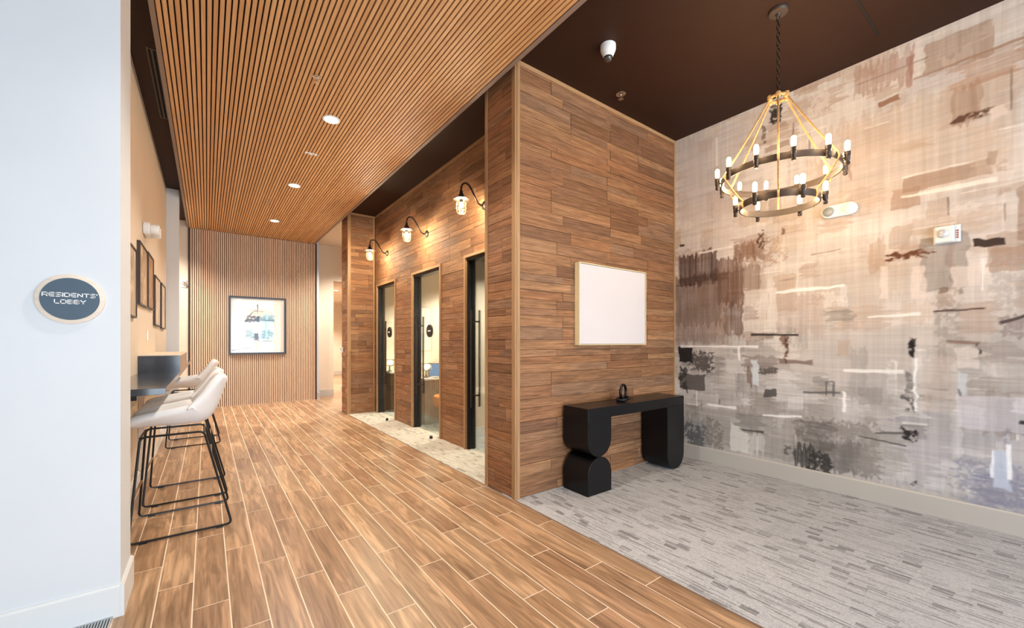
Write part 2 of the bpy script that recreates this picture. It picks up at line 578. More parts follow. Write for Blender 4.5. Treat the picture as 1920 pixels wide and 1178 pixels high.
pitch = (sx1 - sx0) / NS
for i in range(NS):
    piece('slat', 11.47, pitch * 0.70, 0.026, 'slat', (sx0 + pitch * (i + .5), 4.735, ZS + 0.013), sc, rot=(0, 0, math.radians(90)))

# ------------------------------------------------------------------ end wall with vertical slats
wend = struct('wall_end', MB().box(-2.5, 2.13, 10.53, 11.02, 0, H), 'white_paint', 'painted end wall behind the vertical wood slats', 'wall')
sp = thing('wall_slats', 'vertical wood slat panel on the far end wall of the corridor', 'slat wall', (0.86, 10.5, 0), 'structure')
wx0, wx1 = -0.275, 2.045
MB().box(wx0 - .02, wx1 + 0.02, 10.5, 10.53, 0.0, ZS + 0.02).build('backing', 'felt', sp)
MB().box(wx0 - 0.028, wx0, 10.47, 10.53, 0.0, ZS).build('edge_trim', 'dark_frame', sp)
MB().box(wx1, wx1 + 0.028, 10.47, 10.53, 0.0, ZS).build('edge_trim', 'dark_frame', sp)
wp = (wx1 - wx0) / NS
for i in range(NS):
    piece('slat', ZS - 0.004, 0.02, wp * 0.64, 'slat_pale', (wx0 + wp * (i + .5), 10.49, ZS / 2), sp, rot=(0, math.radians(90), 0))

# hallway past the end wall
struct('wall_hallway', MB().box(2.13, 2.57, 11.02, 11.25, 0, H).box(2.57, 6.0, 11.02, 11.25, 2.9, H).box(2.13, 2.57, 11.25, 18.0, 0, 2.9)
       .box(2.57, 6.0, 17.8, 18.0, 0, 2.9).box(5.0, 5.2, 8.45, 17.8, 0, H), 'cream_paint', 'cream hallway walls seen beside the slatted end wall', 'wall')
struct('baseboard_hallway', MB().box(2.125, 2.575, 11.0, 11.02, 0, 0.16).box(2.57, 5.0, 17.78, 17.8, 0, 0.16).box(2.13, 2.146, 10.53, 11.0, 0, 0.16).box(2.07, 2.146, 10.513, 10.529, 0, 0.16),
       'grey_trim', 'pale baseboard along the cream hallway walls', 'baseboard')

# ------------------------------------------------------------------ left side: sign wall, niche wall, column
struct('wall_front', MB().box(-5.0, -0.345, 2.80, 3.13, 0, H), 'white_paint', 'white wall end carrying the round lobby sign', 'wall')
struct('baseboard_front', MB().prism([(2.785, 0), (2.80, 0), (2.80, 0.158), (2.792, 0.158), (2.785, 0.148)], -5.0, -0.3452, 'x')
       .prism([(-0.330, 0), (-0.345, 0), (-0.345, 0.158), (-0.337, 0.158), (-0.330, 0.148)], 2.785, 3.13, 'y'), 'white_trim', 'white baseboard around the foot of the sign wall', 'baseboard')
struct('wall_left', MB().box(-0.7, -0.515, 3.13, 8.45, 0, H), 'cream_paint', 'cream niche wall with the framed pictures above the bar counter', 'wall')
struct('wall_left_return', MB().box(-0.7, -0.36, 8.45, 8.62, 0, H), 'white_paint', 'narrow white wall return at the far end of the picture niche', 'wall')
struct('wall_left_far', MB().box(-2.6, -2.45, 8.6, 10.6, 0, H).box(-2.45, -0.305, 10.50, 10.529, 0, H), 'cream_paint', 'cream side passage wall beyond the picture niche', 'wall')
struct('baseboard_left', MB().prism([(-0.500, 0), (-0.515, 0), (-0.515, 0.158), (-0.507, 0.158), (-0.500, 0.148)], 3.13, 8.45, 'y').box(-0.515, -0.35, 8.437, 8.45, 0, .158), 'white_trim', 'pale baseboard under the bar counter', 'baseboard')

# ------------------------------------------------------------------ right side: mural wall
wright = struct('wall_right', MB().box(4.552, 4.75, -4.6, 3.2, 0, H), 'white_paint', 'long wall covered by the abstract painted mural', 'wall')
struct('baseboard_right', MB().prism([(4.535, 0), (4.552, 0), (4.552, 0.160), (4.543, 0.160), (4.535, 0.150)], -4.6, 2.80, 'y'), 'grey_trim', 'tall grey baseboard below the mural', 'baseboard')

# ------------------------------------------------------------------ plank-clad walls
_rr = random.Random(21)
_h = [_rr.choice((.066, .082, .092, .106, .118)) for _ in range(27)]
_k = 2.449 / sum(_h)
ZROW = [0.0]
for _v in _h:
    ZROW.append(ZROW[-1] + _v * _k)
while ZROW[-1] < H - 0.09:
    ZROW.append(ZROW[-1] + _rr.choice((.066, .082, .092, .106, .118)) * _k)
ZROW.append(H - 0.03)


def plank_rows(parent, spans_of_row, face, fixed, sign, joints=None, seed=1):
    """face 'y': planks on a plane Y=fixed facing -Y (runs along X); face 'x': plane X=fixed facing -X (runs along Y)"""
    rnd = random.Random(seed)
    for r in range(len(ZROW) - 1):
        z0, z1 = ZROW[r], ZROW[r + 1]
        for (a, b) in spans_of_row(r):
            if joints:
                cuts = [rnd.choice(g) for g in joints if rnd.random() < 0.93]
            else:
                cuts, c = [], a + rnd.choice((.12, .2, .3, .42, .5, .6))
                while c < b - 0.08:
                    cuts.append(c)
                    c += rnd.choice((.3, .45, .55, .62, .75))
            pts = [a] + sorted(c for c in cuts if a + 0.06 < c < b - 0.06) + [b]
            for p, q in zip(pts[:-1], pts[1:]):
                t = rnd.choice((0.010, 0.0115, 0.013, 0.0145))
                ln = round(q - p - 0.0026, 3)
                hh = z1 - z0 - 0.003
                if face == 'y':
                    piece('plank', ln, t, hh, 'plank', ((p + q) / 2, fixed - t / 2, (z0 + z1) / 2), parent)
                else:
                    piece('plank', ln, t, hh, 'plank', (fixed - t / 2, (p + q) / 2, (z0 + z1) / 2), parent, rot=(0, 0, math.radians(90)))


def trim_board(parent, x0, x1, y0, y1, z0, z1):
    dx, dy, dz = x1 - x0, y1 - y0, z1 - z0
    c = ((x0 + x1) / 2, (y0 + y1) / 2, (z0 + z1) / 2)
    if dz >= dx and dz >= dy:
        piece('trim', dz, dy, dx, 'trim_wood', c, parent, rot=(0, math.radians(90), 0))
    elif dx >= dy:
        piece('trim', dx, dy, dz, 'trim_wood', c, parent)
    else:
        piece('trim', dy, dx, dz, 'trim_wood', c, parent, rot=(0, 0, math.radians(90)))


wc = struct('wall_center', MB().box(2.137, 4.55, 2.817, 3.26, 0, H), 'felt', 'reclaimed wood plank wall behind the console table', 'wall')
plank_rows(wc, lambda r: [(2.167, 4.52)], 'y', 2.817, -1,
           [(2.536, 2.609, 2.684, 2.789), (3.311, 3.361), (3.752, 3.827, 3.885, 4.003)], seed=3)
plank_rows(wc, lambda r: [(2.846, 3.236)], 'x', 2.137, -1, [(2.95, 3.0, 3.05, 3.12, 3.17, 4, 4, 4, 4)], seed=5)
trim_board(wc, 2.115, 2.137, 2.80, 2.846, 0, H)
trim_board(wc, 2.137, 2.167, 2.795, 2.817, 0, H)
trim_board(wc, 2.115, 2.137, 3.236, 3.272, 0, H)
trim_board(wc, 4.520, 4.55, 2.797, 2.817, 0, H)
trim_board(wc, 2.167, 4.52, 2.797, 2.817, H - 0.035, H)

wr = struct('wall_return', MB().box(2.137, 2.64, 7.997, 8.45, 0, H), 'felt', 'narrow plank wall closing the far end of the door recess', 'wall')
plank_rows(wr, lambda r: [(2.165, 2.585)], 'y', 7.997, -1, [(2.25, 2.32, 2.4, 2.46, 2.5, 9, 9)], seed=8)
plank_rows(wr, lambda r: [(8.03, 8.45)], 'x', 2.137, -1, [(8.12, 8.2, 8.28, 8.36, 9.9, 9.9)], seed=9)
trim_board(wr, 2.115, 2.137, 7.98, 8.03, 0, H)
trim_board(wr, 2.137, 2.165, 7.975, 7.997, 0, H)
trim_board(wr, 2.585, 2.615, 7.977, 7.997, 0, H)
trim_board(wr, 2.165, 2.585, 7.977, 7.997, H - 0.035, H)

DOORS = [(6.885, 7.875), (5.175, 6.185), (3.50, 4.525)]
DH = 2.449
wd_mb = MB().box(2.637, 2.78, 3.26, 7.997, DH, H)
edges = [3.26] + [v for d in sorted(DOORS) for v in d] + [7.997]
for a, b in zip(edges[0::2], edges[1::2]):
    wd_mb.box(2.637, 2.78, a, b, 0, DH)
wd = struct('wall_recess', wd_mb, 'felt', 'recessed plank wall holding the three glass doors and sconces', 'wall')
piers = list(zip(edges[0::2], edges[1::2]))
plank_rows(wd, lambda r: [(3.272, 7.977)] if r >= 27 else [(max(a, 3.272), min(b, 7.977)) for a, b in piers], 'x', 2.637, -1, None, seed=12)
trim_board(wd, 2.615, 2.637, 3.272, 7.977, H - 0.035, H)

# ------------------------------------------------------------------ glass doors
DN = ['glass office door nearest the slatted end wall', 'middle glass office door with desk lamp and laptop behind it', 'glass office door partly hidden behind the wood corner']
for i, (a, b) in enumerate(DOORS):
    d = thing('door_%d' % (i + 1), DN[i], 'door', (2.62, (a + b) / 2, 0), 'structure')
    cw = 0.034
    MB().box(2.605, 2.655, a, a + cw, 0, DH).build('casing', 'trim_wood', d)
    MB().box(2.605, 2.655, b - cw, b, 0, DH).build('casing', 'trim_wood', d)
    MB().box(2.605, 2.655, a + cw, b - cw, DH - cw, DH).build('casing', 'trim_wood', d)
    fr = MB()
    a1, b1, t1 = a + cw, b - cw, DH - cw
    fr.box(2.636, 2.742, a1, a1 + 0.03, 0, t1).box(2.636, 2.742, b1 - 0.03, b1, 0, t1).box(2.636, 2.742, a1 + .03, b1 - .03, t1 - 0.035, t1)
    fr.box(2.694, 2.73, b1 - 0.036, b1 - .0302, 0, t1 - .036).box(2.694, 2.73, a1 + 0.0302, a1 + .036, 0, t1 - .036)
    fr.build('frame', 'black_steel', d, label='black steel door frame')
    pn = MB().box(2.676, 2.688, a1 + 0.034, b1 - 0.034, 0.012, t1 - 0.045).build('pane', 'glass', d, label='clear greenish glass pane')
    hy = b1 - 0.125
    for sx in (-1, 1):
        h = MB().box(2.682 + sx * 0.055 - .011, 2.682 + sx * 0.055 + .011, hy - .011, hy + .011, 0.545, 1.755).build('handle', 'bronze', d, label='long dark bar pull')
        for z in (0.69, 1.61):
            MB().box(min(2.682, 2.682 + sx * .045), max(2.682, 2.682 + sx * .045), hy - .008, hy + .008, z - .008, z + .008).build('standoff', 'bronze', h)
    MB().box(2.666, 2.698, a1 + 0.036, a1 + 0.085, t1 - 0.10, t1 - 0.046).build('pivot_patch', 'chrome', d)
    MB().box(2.666, 2.698, a1 + 0.036, a1 + 0.085, 0.004, 0.10).build('pivot_patch', 'bronze', d)

# offices behind the doors
struct('wall_office', MB().box(5.0, 5.1, 3.26, 8.3, 0, 2.62).box(2.80, 5.0, 4.98, 5.06, 0, 2.62).box(2.80, 5.0, 6.50, 6.58, 0, 2.62).box(2.80, 5.0, 8.05, 8.12, 0, 2.62),
       'cream_paint', 'cream partition walls of the small offices', 'wall')
struct('ceiling_office', MB().box(2.78, 5.0, 3.26, 8.12, 2.62, 2.7), 'white_paint', 'white ceiling of the small offices', 'ceiling')
struct('baseboard_office', MB().box(2.80, 5.0, 4.965, 4.98, 0, .14).box(2.80, 5.0, 6.485, 6.50, 0, .14).box(2.80, 5.0, 8.035, 8.05, 0, .14), 'white_trim', 'white baseboards inside the small offices', 'baseboard')

# ------------------------------------------------------------------ painted prints (flat, per-vertex pigment)
_rs = np.random.RandomState(4)
_tab = _rs.rand(256, 256)


def vn(x, y):
    xi, yi = np.floor(x).astype(int), np.floor(y).astype(int)
    fx, fy = x - xi, y - yi
    fx, fy = fx * fx * (3 - 2 * fx), fy * fy * (3 - 2 * fy)
    t = _tab
    a = t[xi & 255, yi & 255]; b = t[(xi + 1) & 255, yi & 255]
    c = t[xi & 255, (yi + 1) & 255]; d = t[(xi + 1) & 255, (yi + 1) & 255]
    return (a * (1 - fx) + b * fx) * (1 - fy) + (c * (1 - fx) + d * fx) * fy


def sstep(e0, e1, x):
    t = np.clip((x - e0) / (e1 - e0), 0, 1)
    return t * t * (3 - 2 * t)


def blend(img, mask, col):
    c = np.array(col, float) / 255.0
    img += (c - img) * mask[..., None]


def window(U, Z, u0, u1, z0, z1, pad):
    us, zs = U[0], Z[:, 0]
    i0, i1 = np.searchsorted(us, (u0 - pad, u1 + pad)); j0, j1 = np.searchsorted(zs, (z0 - pad, z1 + pad))
    return slice(j0, j1), slice(i0, i1)


def stroke_rect(img, U, Z, r, k, scale=1.0):
    u0, u1, z0, z1, col, op, tex = r
    w = window(U, Z, u0, u1, z0, z1, .09 * scale)
    img, U, Z = img[w], U[w], Z[w]
    if img.size == 0:
        return
    f = 0.008 * scale
    wob = 0.014 * scale
    w1 = (vn(U * 9 / scale + k * 7.1, Z * 22 / scale + 3.7 * k) - .5) * 2 * wob
    w2 = (vn(U * 22 / scale + k * 3.3, Z * 9 / scale + 1.9 * k) - .5) * 2 * wob
    if tex == 'b':
        f *= .45
    if tex in 'vd':
        w2 = w2 + (vn(U * 60 / scale + k * 1.7, U * 0 + k) - .5) * min(.10 * scale, (z1 - z0) * .5) * (1 if tex == 'v' else .5)
    if tex in 'hd':
        w1 = w1 + (vn(Z * 60 / scale + k * 2.3, Z * 0 + k) - .5) * min(.16 * scale, (u1 - u0) * .5) * (1 if tex == 'h' else .5)
    uu, zz = U + w1, Z + w2
    m = sstep(u0 - f, u0 + f, uu) * (1 - sstep(u1 - f, u1 + f, uu)) * sstep(z0 - f, z0 + f, zz) * (1 - sstep(z1 - f, z1 + f, zz))
    if tex == 'v':
        n = .55 * vn(U * 95 / scale + k, Z * 3.5 / scale) + .45 * vn(U * 38 / scale, Z * 2.2 / scale + k)
        m = m * np.clip(.55 + 1.0 * (n - .25), 0, 1.1)
    elif tex == 'h':
        n = .6 * vn(U * 4 / scale, Z * 85 / scale + k) + .4 * vn(U * 7 / scale + k, Z * 30 / scale)
        m = m * np.clip(.5 + 1.1 * (n - .25), 0, 1.1)
    elif tex == 'd':
        n = .4 * vn(U * 70 / scale + k, Z * 60 / scale) + .35 * vn(U * 24 / scale, Z * 34 / scale + k) + .25 * vn(U * 9 / scale + k, Z * 12 / scale)
        m = m * sstep(.30, .55, n)
    blend(img, np.clip(m * op, 0, 1), col)


def stroke_line(img, U, Z, l, k, scale=1.0):
    ua, za, ub, zb, w, col, op = l
    wn_ = window(U, Z, min(ua, ub), max(ua, ub), min(za, zb), max(za, zb), .08)
    img, U, Z = img[wn_], U[wn_], Z[wn_]
    if img.size == 0:
        return
    d = np.array((ub - ua, zb - za)); L = max(np.hypot(*d), 1e-6); d = d / L
    t = (U - ua) * d[0] + (Z - za) * d[1]
    s = (U - ua) * (-d[1]) + (Z - za) * d[0]
    s = s + (vn(t * 14 / scale + k, t * 0 + k) - .5) * w * .5
    ww = w * (.35 + .75 * vn(t * 10 / scale + 5 * k, t * 0 + 2.2))
    m = (1 - sstep(ww * .6, ww * 1.1 + .003 * scale, np.abs(s))) * sstep(-.01, .01, t) * (1 - sstep(L - .01, L + .01, t))
    blend(img, np.clip(m * op, 0, 1), col)


def painted_sheet(name, origin, udir, vdir, w, h, nu, nv, colours, mat, parent=None):
    u = np.linspace(0, w, nu); v = np.linspace(0, h, nv)
    U, V = np.meshgrid(u, v, indexing='xy')
    P = np.array(origin)[None, None, :] + U[..., None] * np.array(udir) + V[..., None] * np.array(vdir)
    me = bpy.data.meshes.new(name)
    n = nu * nv
    idx = np.arange(n).reshape(nv, nu)
    q = np.stack([idx[:-1, :-1], idx[:-1, 1:], idx[1:, 1:], idx[1:, :-1]], -1).reshape(-1, 4)
    me.vertices.add(n); me.vertices.foreach_set('co', P.reshape(-1).astype(np.float32))
    me.loops.add(q.size); me.loops.foreach_set('vertex_index', q.reshape(-1).astype(np.int32))
    me.polygons.add(len(q)); me.polygons.foreach_set('loop_start', (np.arange(len(q)) * 4).astype(np.int32))
    me.update(calc_edges=True)
    ca = me.color_attributes.new('paint', 'FLOAT_COLOR', 'POINT')
    c = np.clip(colours, 0, 1)
    c = np.where(c <= .04045, c / 12.92, ((c + .055) / 1.055) ** 2.4)
    rg = np.concatenate([c.reshape(-1, 3), np.ones((n, 1))], 1)
    ca.data.foreach_set('color', rg.reshape(-1).astype(np.float32))
    me.materials.append(mat)
    ob = bpy.data.objects.new(name, me)
    COL.objects.link(ob)
    if parent is not None:
        ob.parent = parent
        o = ORIGIN.get(parent.name, (0, 0, 0))
        ob.location = (-o[0], -o[1], -o[2])
    return ob


# mural: u runs from the wood wall towards the camera, z up
MURAL_RECTS = [
 (0.062, 0.792, 2.773, 3.701, (200, 190, 190), 0.35, 's'),
 (1.09, 1.491, 1.44, 1.828, (190, 170, 160), 0.6, 'v'),
 (0.776, 1.1, 1.456, 1.897, (228, 218, 208), 0.7, 's'),
 (0.048, 0.597, 1.366, 2.027, (140, 118, 108), 0.45, 'v'),
 (0.048, 0.51, 2.027, 2.379, (72, 52, 46), 0.8, 'v'),
 (0.51, 0.786, 1.763, 2.261, (105, 74, 60), 0.7, 'v'),
 (0.688, 0.993, 2.227, 2.388, (120, 84, 66), 0.6, 'v'),
 (0.688, 0.993, 2.365, 2.468, (150, 115, 95), 0.5, 'h'),
 (0.933, 0.993, 2.331, 2.518, (70, 45, 35), 0.8, 'd'),
 (0.586, 0.776, 1.436, 1.758, (98, 78, 72), 0.65, 'v'),
 (0.776, 0.922, 1.592, 1.733, (150, 130, 120), 0.5, 'h'),
 (1.138, 1.198, 1.313, 1.429, (110, 80, 65), 0.7, 'd'),
 (1.142, 1.17, 2.413, 2.471, (90, 60, 45), 0.8, 's'),
 (0.048, 0.223, 1.116, 1.302, (34, 30, 30), 0.95, 'b'),
 (0.203, 0.456, 1.029, 1.254, (70, 64, 62), 0.75, 'd'),
 (0.055, 0.37, 0.803, 0.982, (85, 80, 76), 0.85, 'b'),
 (0.062, 0.164, 0.759, 1.047, (50, 46, 44), 0.8, 'd'),
 (0.738, 0.759, 1.161, 1.32, (245, 240, 236), 0.9, 's'),
 (0.781, 1.095, 1.089, 1.213, (118, 104, 98), 0.55, 'h'),
 (1.17, 1.198, 1.171, 1.418, (90, 60, 50), 0.8, 'd'),
 (0.871, 0.933, 0.91, 1.171, (208, 216, 222), 0.85, 's'),
 (0.943, 1.095, 1.037, 1.097, (74, 66, 62), 0.75, 'd'),
 (0.829, 0.881, 0.918, 1.086, (100, 75, 65), 0.6, 'v'),
 (0.983, 1.095, 0.8, 0.882, (80, 78, 76), 0.85, 'b'),
 (1.618, 1.644, 0.74, 0.921, (245, 242, 238), 0.9, 's'),
 (0.096, 1.301, 0.031, 0.603, (160, 154, 148), 0.35, 'h'),
 (0.11, 0.37, 0.116, 0.402, (80, 82, 84), 0.7, 'd'),
 (0.37, 0.563, 0.17, 0.492, (120, 110, 100), 0.6, 'd'),
 (0.649, 0.84, 0.192, 0.475, (218, 214, 208), 0.85, 's'),
 (0.738, 0.983, 0.41, 0.603, (135, 130, 126), 0.75, 'h'),
 (0.84, 0.983, 0.204, 0.411, (212, 208, 204), 0.8, 'v'),
 (1.257, 1.882, 0.202, 0.655, (128, 120, 114), 0.6, 'd'),
 (1.301, 1.551, 0.345, 0.62, (96, 90, 86), 0.6, 'h'),
 (1.252, 1.43, 0.154, 0.36, (58, 56, 53), 0.8, 'v'),
 (1.366, 1.543, 0.117, 0.348, (50, 48, 46), 0.8, 'd'),
 (1.166, 1.301, 0.264, 0.343, (80, 76, 72), 0.7, 'd'),
 (1.704, 2.014, 0.241, 0.616, (150, 144, 138), 0.5, 'h'),
 (2.062, 2.096, 1.222, 1.39, (30, 26, 26), 0.95, 'd'),
 (2.014, 2.087, 0.798, 0.916, (36, 33, 34), 0.9, 'd'),
 (2.037, 2.087, 0.918, 1.1, (90, 86, 86), 0.6, 'd'),
 (2.087, 2.105, 0.808, 1.232, (244, 241, 238), 0.85, 's'),
 (1.704, 2.062, 0.766, 1.084, (168, 163, 160), 0.5, 'h'),
 (2.021, 2.114, 0.564, 0.651, (34, 31, 31), 0.9, 'd'),
 (2.068, 2.096, 0.207, 0.25, (60, 56, 56), 0.85, 'd'),
 (2.304, 2.652, 0.067, 0.48, (140, 140, 156), 0.6, 'd'),
 (2.419, 2.652, 0.105, 0.42, (120, 120, 140), 0.5, 'h'),
 (2.496, 2.575, 0.304, 0.582, (190, 198, 214), 0.85, 's'),
 (2.326, 2.652, 0.719, 0.961, (208, 203, 212), 0.55, 's'),
 (2.551, 2.575, 0.597, 0.756, (130, 130, 146), 0.6, 'd'),
 (2.62, 2.652, 0.783, 0.809, (38, 36, 40), 0.9, 's'),
 (2.427, 2.443, 1.258, 1.348, (60, 50, 48), 0.8, 'b'),
 (2.315, 2.427, 1.162, 1.324, (226, 214, 206), 0.6, 's'),
 (2.445, 2.652, 1.208, 1.364, (150, 135, 128), 0.5, 'h'),
 (2.533, 2.652, 1.391, 1.539, (128, 114, 110), 0.5, 'd'),
 (2.139, 2.312, 0.857, 1.237, (190, 172, 162), 0.5, 'v'),
 (2.328, 2.372, 0.961, 1.122, (205, 210, 216), 0.7, 's'),
 (2.331, 2.339, 0.957, 1.002, (60, 56, 56), 0.8, 's'),
 (1.936, 2.183, 2.026, 2.088, (96, 55, 34), 0.9, 'd'),
 (2.404, 2.551, 2.055, 2.114, (66, 52, 46), 0.97, 'b'),
 (1.933, 2.065, 1.742, 2.031, (196, 176, 156), 0.55, 'v'),
 (1.882, 1.929, 1.724, 1.994, (228, 214, 205), 0.7, 's'),
 (2.077, 2.154, 1.708, 1.965, (232, 214, 202), 0.7, 's'),
 (2.298, 2.445, 1.77, 1.933, (230, 214, 204), 0.7, 's'),
 (2.216, 2.32, 1.621, 1.779, (172, 152, 138), 0.6, 'd'),
 (2.227, 2.284, 1.728, 1.773, (120, 96, 80), 0.6, 'd'),
 (2.339, 2.361, 1.718, 1.762, (120, 100, 86), 0.5, 'd'),
 (2.489, 2.652, 1.557, 1.97, (176, 166, 160), 0.45, 'd'),
 (1.704, 2.084, 3.494, 3.728, (168, 132, 118), 0.6, 'v'),
 (2.046, 2.084, 3.418, 3.656, (160, 115, 100), 0.6, 'b'),
 (2.084, 2.404, 3.335, 3.464, (188, 178, 180), 0.5, 'h'),
 (2.339, 2.652, 3.252, 3.461, (172, 132, 108), 0.55, 'h'),
 (2.309, 2.486, 3.008, 3.056, (84, 58, 44), 0.85, 'd'),
 (2.484, 2.558, 2.972, 3.05, (226, 206, 194), 0.8, 's'),
 (1.879, 2.008, 3.339, 3.384, (140, 100, 76), 0.8, 'b'),
 (2.353, 2.432, 3.486, 3.686, (190, 170, 152), 0.5, 'v'),
 (1.042, 1.133, 3.552, 3.729, (40, 32, 30), 0.85, 'd'),
 (0.963, 1.008, 3.384, 3.564, (80, 66, 58), 0.6, 'd'),
 (1.66, 1.682, 2.802, 2.967, (140, 105, 85), 0.6, 'v'),
 (0.988, 1.216, 3.276, 3.33, (160, 132, 116), 0.65, 'b'),
 (1.471, 1.848, 2.891, 3.285, (190, 165, 148), 0.35, 'v'),
 (1.848, 2.046, 2.905, 3.177, (200, 176, 158), 0.4, 'h'),
 (2.393, 2.546, 2.592, 2.948, (205, 180, 160), 0.4, 'h'),
 (2.471, 2.521, 2.644, 2.741, (165, 140, 122), 0.6, 'b'),
 (1.119, 1.43, 2.265, 2.741, (205, 182, 158), 0.4, 'v'),
 (0.062, 0.922, 2.454, 2.933, (206, 190, 178), 0.4, 'v'),
 (0.048, 0.117, 2.507, 2.533, (60, 46, 42), 0.9, 's'),
]
MURAL_LINES = [
 (1.09, 1.85, 1.644, 1.858, 0.02, (250, 245, 240), 0.9),
 (0.294, 2.381, 0.677, 2.39, 0.014, (245, 235, 225), 0.8),
 (0.861, 1.432, 1.288, 1.426, 0.014, (58, 48, 44), 0.9),
 (0.069, 1.303, 0.933, 1.311, 0.016, (245, 240, 236), 0.8),
 (1.124, 1.159, 1.404, 1.17, 0.035, (100, 75, 65), 0.6),
 (1.327, 0.878, 1.614, 0.902, 0.012, (95, 92, 92), 0.8),
 (1.507, 0.994, 1.507, 0.867, 0.012, (95, 92, 92), 0.7),
 (1.563, 0.998, 1.563, 0.863, 0.012, (95, 92, 92), 0.7),
 (1.507, 0.994, 1.563, 0.998, 0.012, (95, 92, 92), 0.7),
 (0.395, 0.646, 0.716, 0.652, 0.02, (238, 236, 232), 0.9),
 (0.973, 0.609, 1.319, 0.643, 0.018, (240, 238, 234), 0.9),
 (0.765, 0.426, 0.983, 0.436, 0.014, (70, 66, 64), 0.8),
 (1.848, 0.585, 2.021, 0.616, 0.012, (60, 58, 56), 0.6),
 (1.745, 0.539, 2.043, 0.512, 0.01, (85, 82, 80), 0.8),
 (1.633, 1.108, 2.03, 1.113, 0.018, (240, 237, 233), 0.85),
 (1.802, 1.575, 2.127, 1.58, 0.016, (245, 240, 235), 0.85),
 (2.575, 0.636, 2.577, 0.384, 0.012, (246, 246, 248), 0.9),
 (2.501, 0.575, 2.496, 0.377, 0.008, (240, 240, 244), 0.8),
 (2.27, 1.364, 2.438, 1.352, 0.014, (130, 105, 92), 0.75),
 (2.533, 1.494, 2.652, 1.541, 0.012, (70, 60, 56), 0.8),
 (2.198, 1.597, 2.463, 1.601, 0.012, (90, 70, 62), 0.85),
 (2.453, 1.968, 2.453, 1.734, 0.012, (244, 236, 230), 0.8),
 (2.084, 3.468, 2.652, 3.475, 0.012, (165, 130, 108), 0.8),
 (0.504, 3.633, 0.504, 3.312, 0.012, (238, 230, 226), 0.8),
 (1.212, 3.329, 1.511, 3.337, 0.012, (240, 228, 218), 0.7),
 (2.014, 2.541, 2.521, 2.531, 0.02, (250, 240, 228), 0.75),
]

MW, MH0, MH1 = 4.2, 0.16, 3.788
nu, nv = 640, 540
uu = np.linspace(0, MW, nu); zz = np.linspace(MH0, MH1, nv)
U, Z = np.meshgrid(uu, zz, indexing='xy')
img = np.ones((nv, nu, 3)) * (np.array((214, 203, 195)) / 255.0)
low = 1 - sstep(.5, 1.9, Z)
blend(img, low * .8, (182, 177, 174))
rr = np.random.RandomState(11)
# broad masses of darker paint
for k, r in enumerate([(0.0, 1.0, 1.35, 2.15, (150, 124, 108), .5, 'v'), (0.0, 1.15, .2, 1.45, (150, 143, 138), .5, 'h'), (0.95, 1.9, .2, .95, (146, 140, 135), .55, 'h'),
                       (1.2, 2.3, .7, 1.5, (176, 168, 163), .5, 'h'), (2.0, 3.2, .2, .8, (160, 158, 166), .5, 'h'), (1.6, 2.6, 2.5, 3.3, (196, 172, 152), .45, 'v'),
                       (0.1, 1.2, 2.6, 3.3, (190, 178, 172), .4, 'h'), (2.2, 3.2, 1.2, 1.9, (178, 166, 158), .45, 'v'), (1.3, 1.9, 1.5, 2.2, (200, 182, 166), .4, 'v')]):
    stroke_rect(img, U, Z, r, k + 60, 1.6)
img *= (1 + .12 * (vn(U * 2.5 + 9, Z * 2.2) - .5) + .07 * (vn(U * 42, Z * 1.3) - .5) + .06 * (vn(U * 1.6, Z * 48) - .5))[..., None]
# scattered knife and brush strokes, warm above, grey below
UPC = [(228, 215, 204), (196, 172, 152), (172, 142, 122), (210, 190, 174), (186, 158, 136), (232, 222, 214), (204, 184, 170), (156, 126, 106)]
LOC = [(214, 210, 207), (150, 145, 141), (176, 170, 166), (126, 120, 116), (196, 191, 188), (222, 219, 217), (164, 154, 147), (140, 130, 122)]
for k in range(430):
    cu, cz = rr.rand() * MW - .1, MH0 + rr.rand() * (MH1 - MH0)
    big = rr.rand()
    wu, wz = .06 + big * .42 * rr.rand() + .05, .04 + .22 * rr.rand() * (.4 + big)
    tx = 'h'
    if rr.rand() < .42:
        wu, wz = wz * .8, wu
        tx = 'v'
    if rr.rand() < .16:
        tx = 'd'
    if rr.rand() < .22:
        tx = 'b'
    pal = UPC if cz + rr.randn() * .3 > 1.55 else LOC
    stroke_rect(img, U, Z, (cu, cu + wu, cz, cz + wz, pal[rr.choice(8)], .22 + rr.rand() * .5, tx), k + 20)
    if rr.rand() < .22:                                     # ridge of paint left along one edge
        lc = (240, 234, 228) if rr.rand() < .6 else (112, 94, 84)
        if rr.rand() < .5:
            stroke_line(img, U, Z, (cu, cz + wz, cu + wu, cz + wz + rr.randn() * .006, .005 + rr.rand() * .006, lc, .55), k + 1)
        else:
            stroke_line(img, U, Z, (cu + wu, cz, cu + wu, cz + wz, .005 + rr.rand() * .005, lc, .55), k + 1)
for k, r in enumerate([(0.0, .55, 1.55, 2.12, (96, 74, 64), .62, 'v'), (.3, .95, 1.75, 2.14, (122, 94, 78), .5, 'v'), (0.0, .5, 1.36, 1.75, (128, 110, 100), .5, 'v'), (0.02, .6, 2.02, 2.13, (78, 56, 48), .6, 'h'),
                       (1.45, 1.75, .2, .45, (84, 80, 77), .5, 'v'), (.05, .45, .2, .5, (104, 104, 104), .5, 'v')]):
    stroke_rect(img, U, Z, r, k + 77)
for k, r in enumerate(MURAL_RECTS):
    stroke_rect(img, U, Z, r, k + 1)
for k, l in enumerate(MURAL_LINES):
    stroke_line(img, U, Z, l, k + 2)
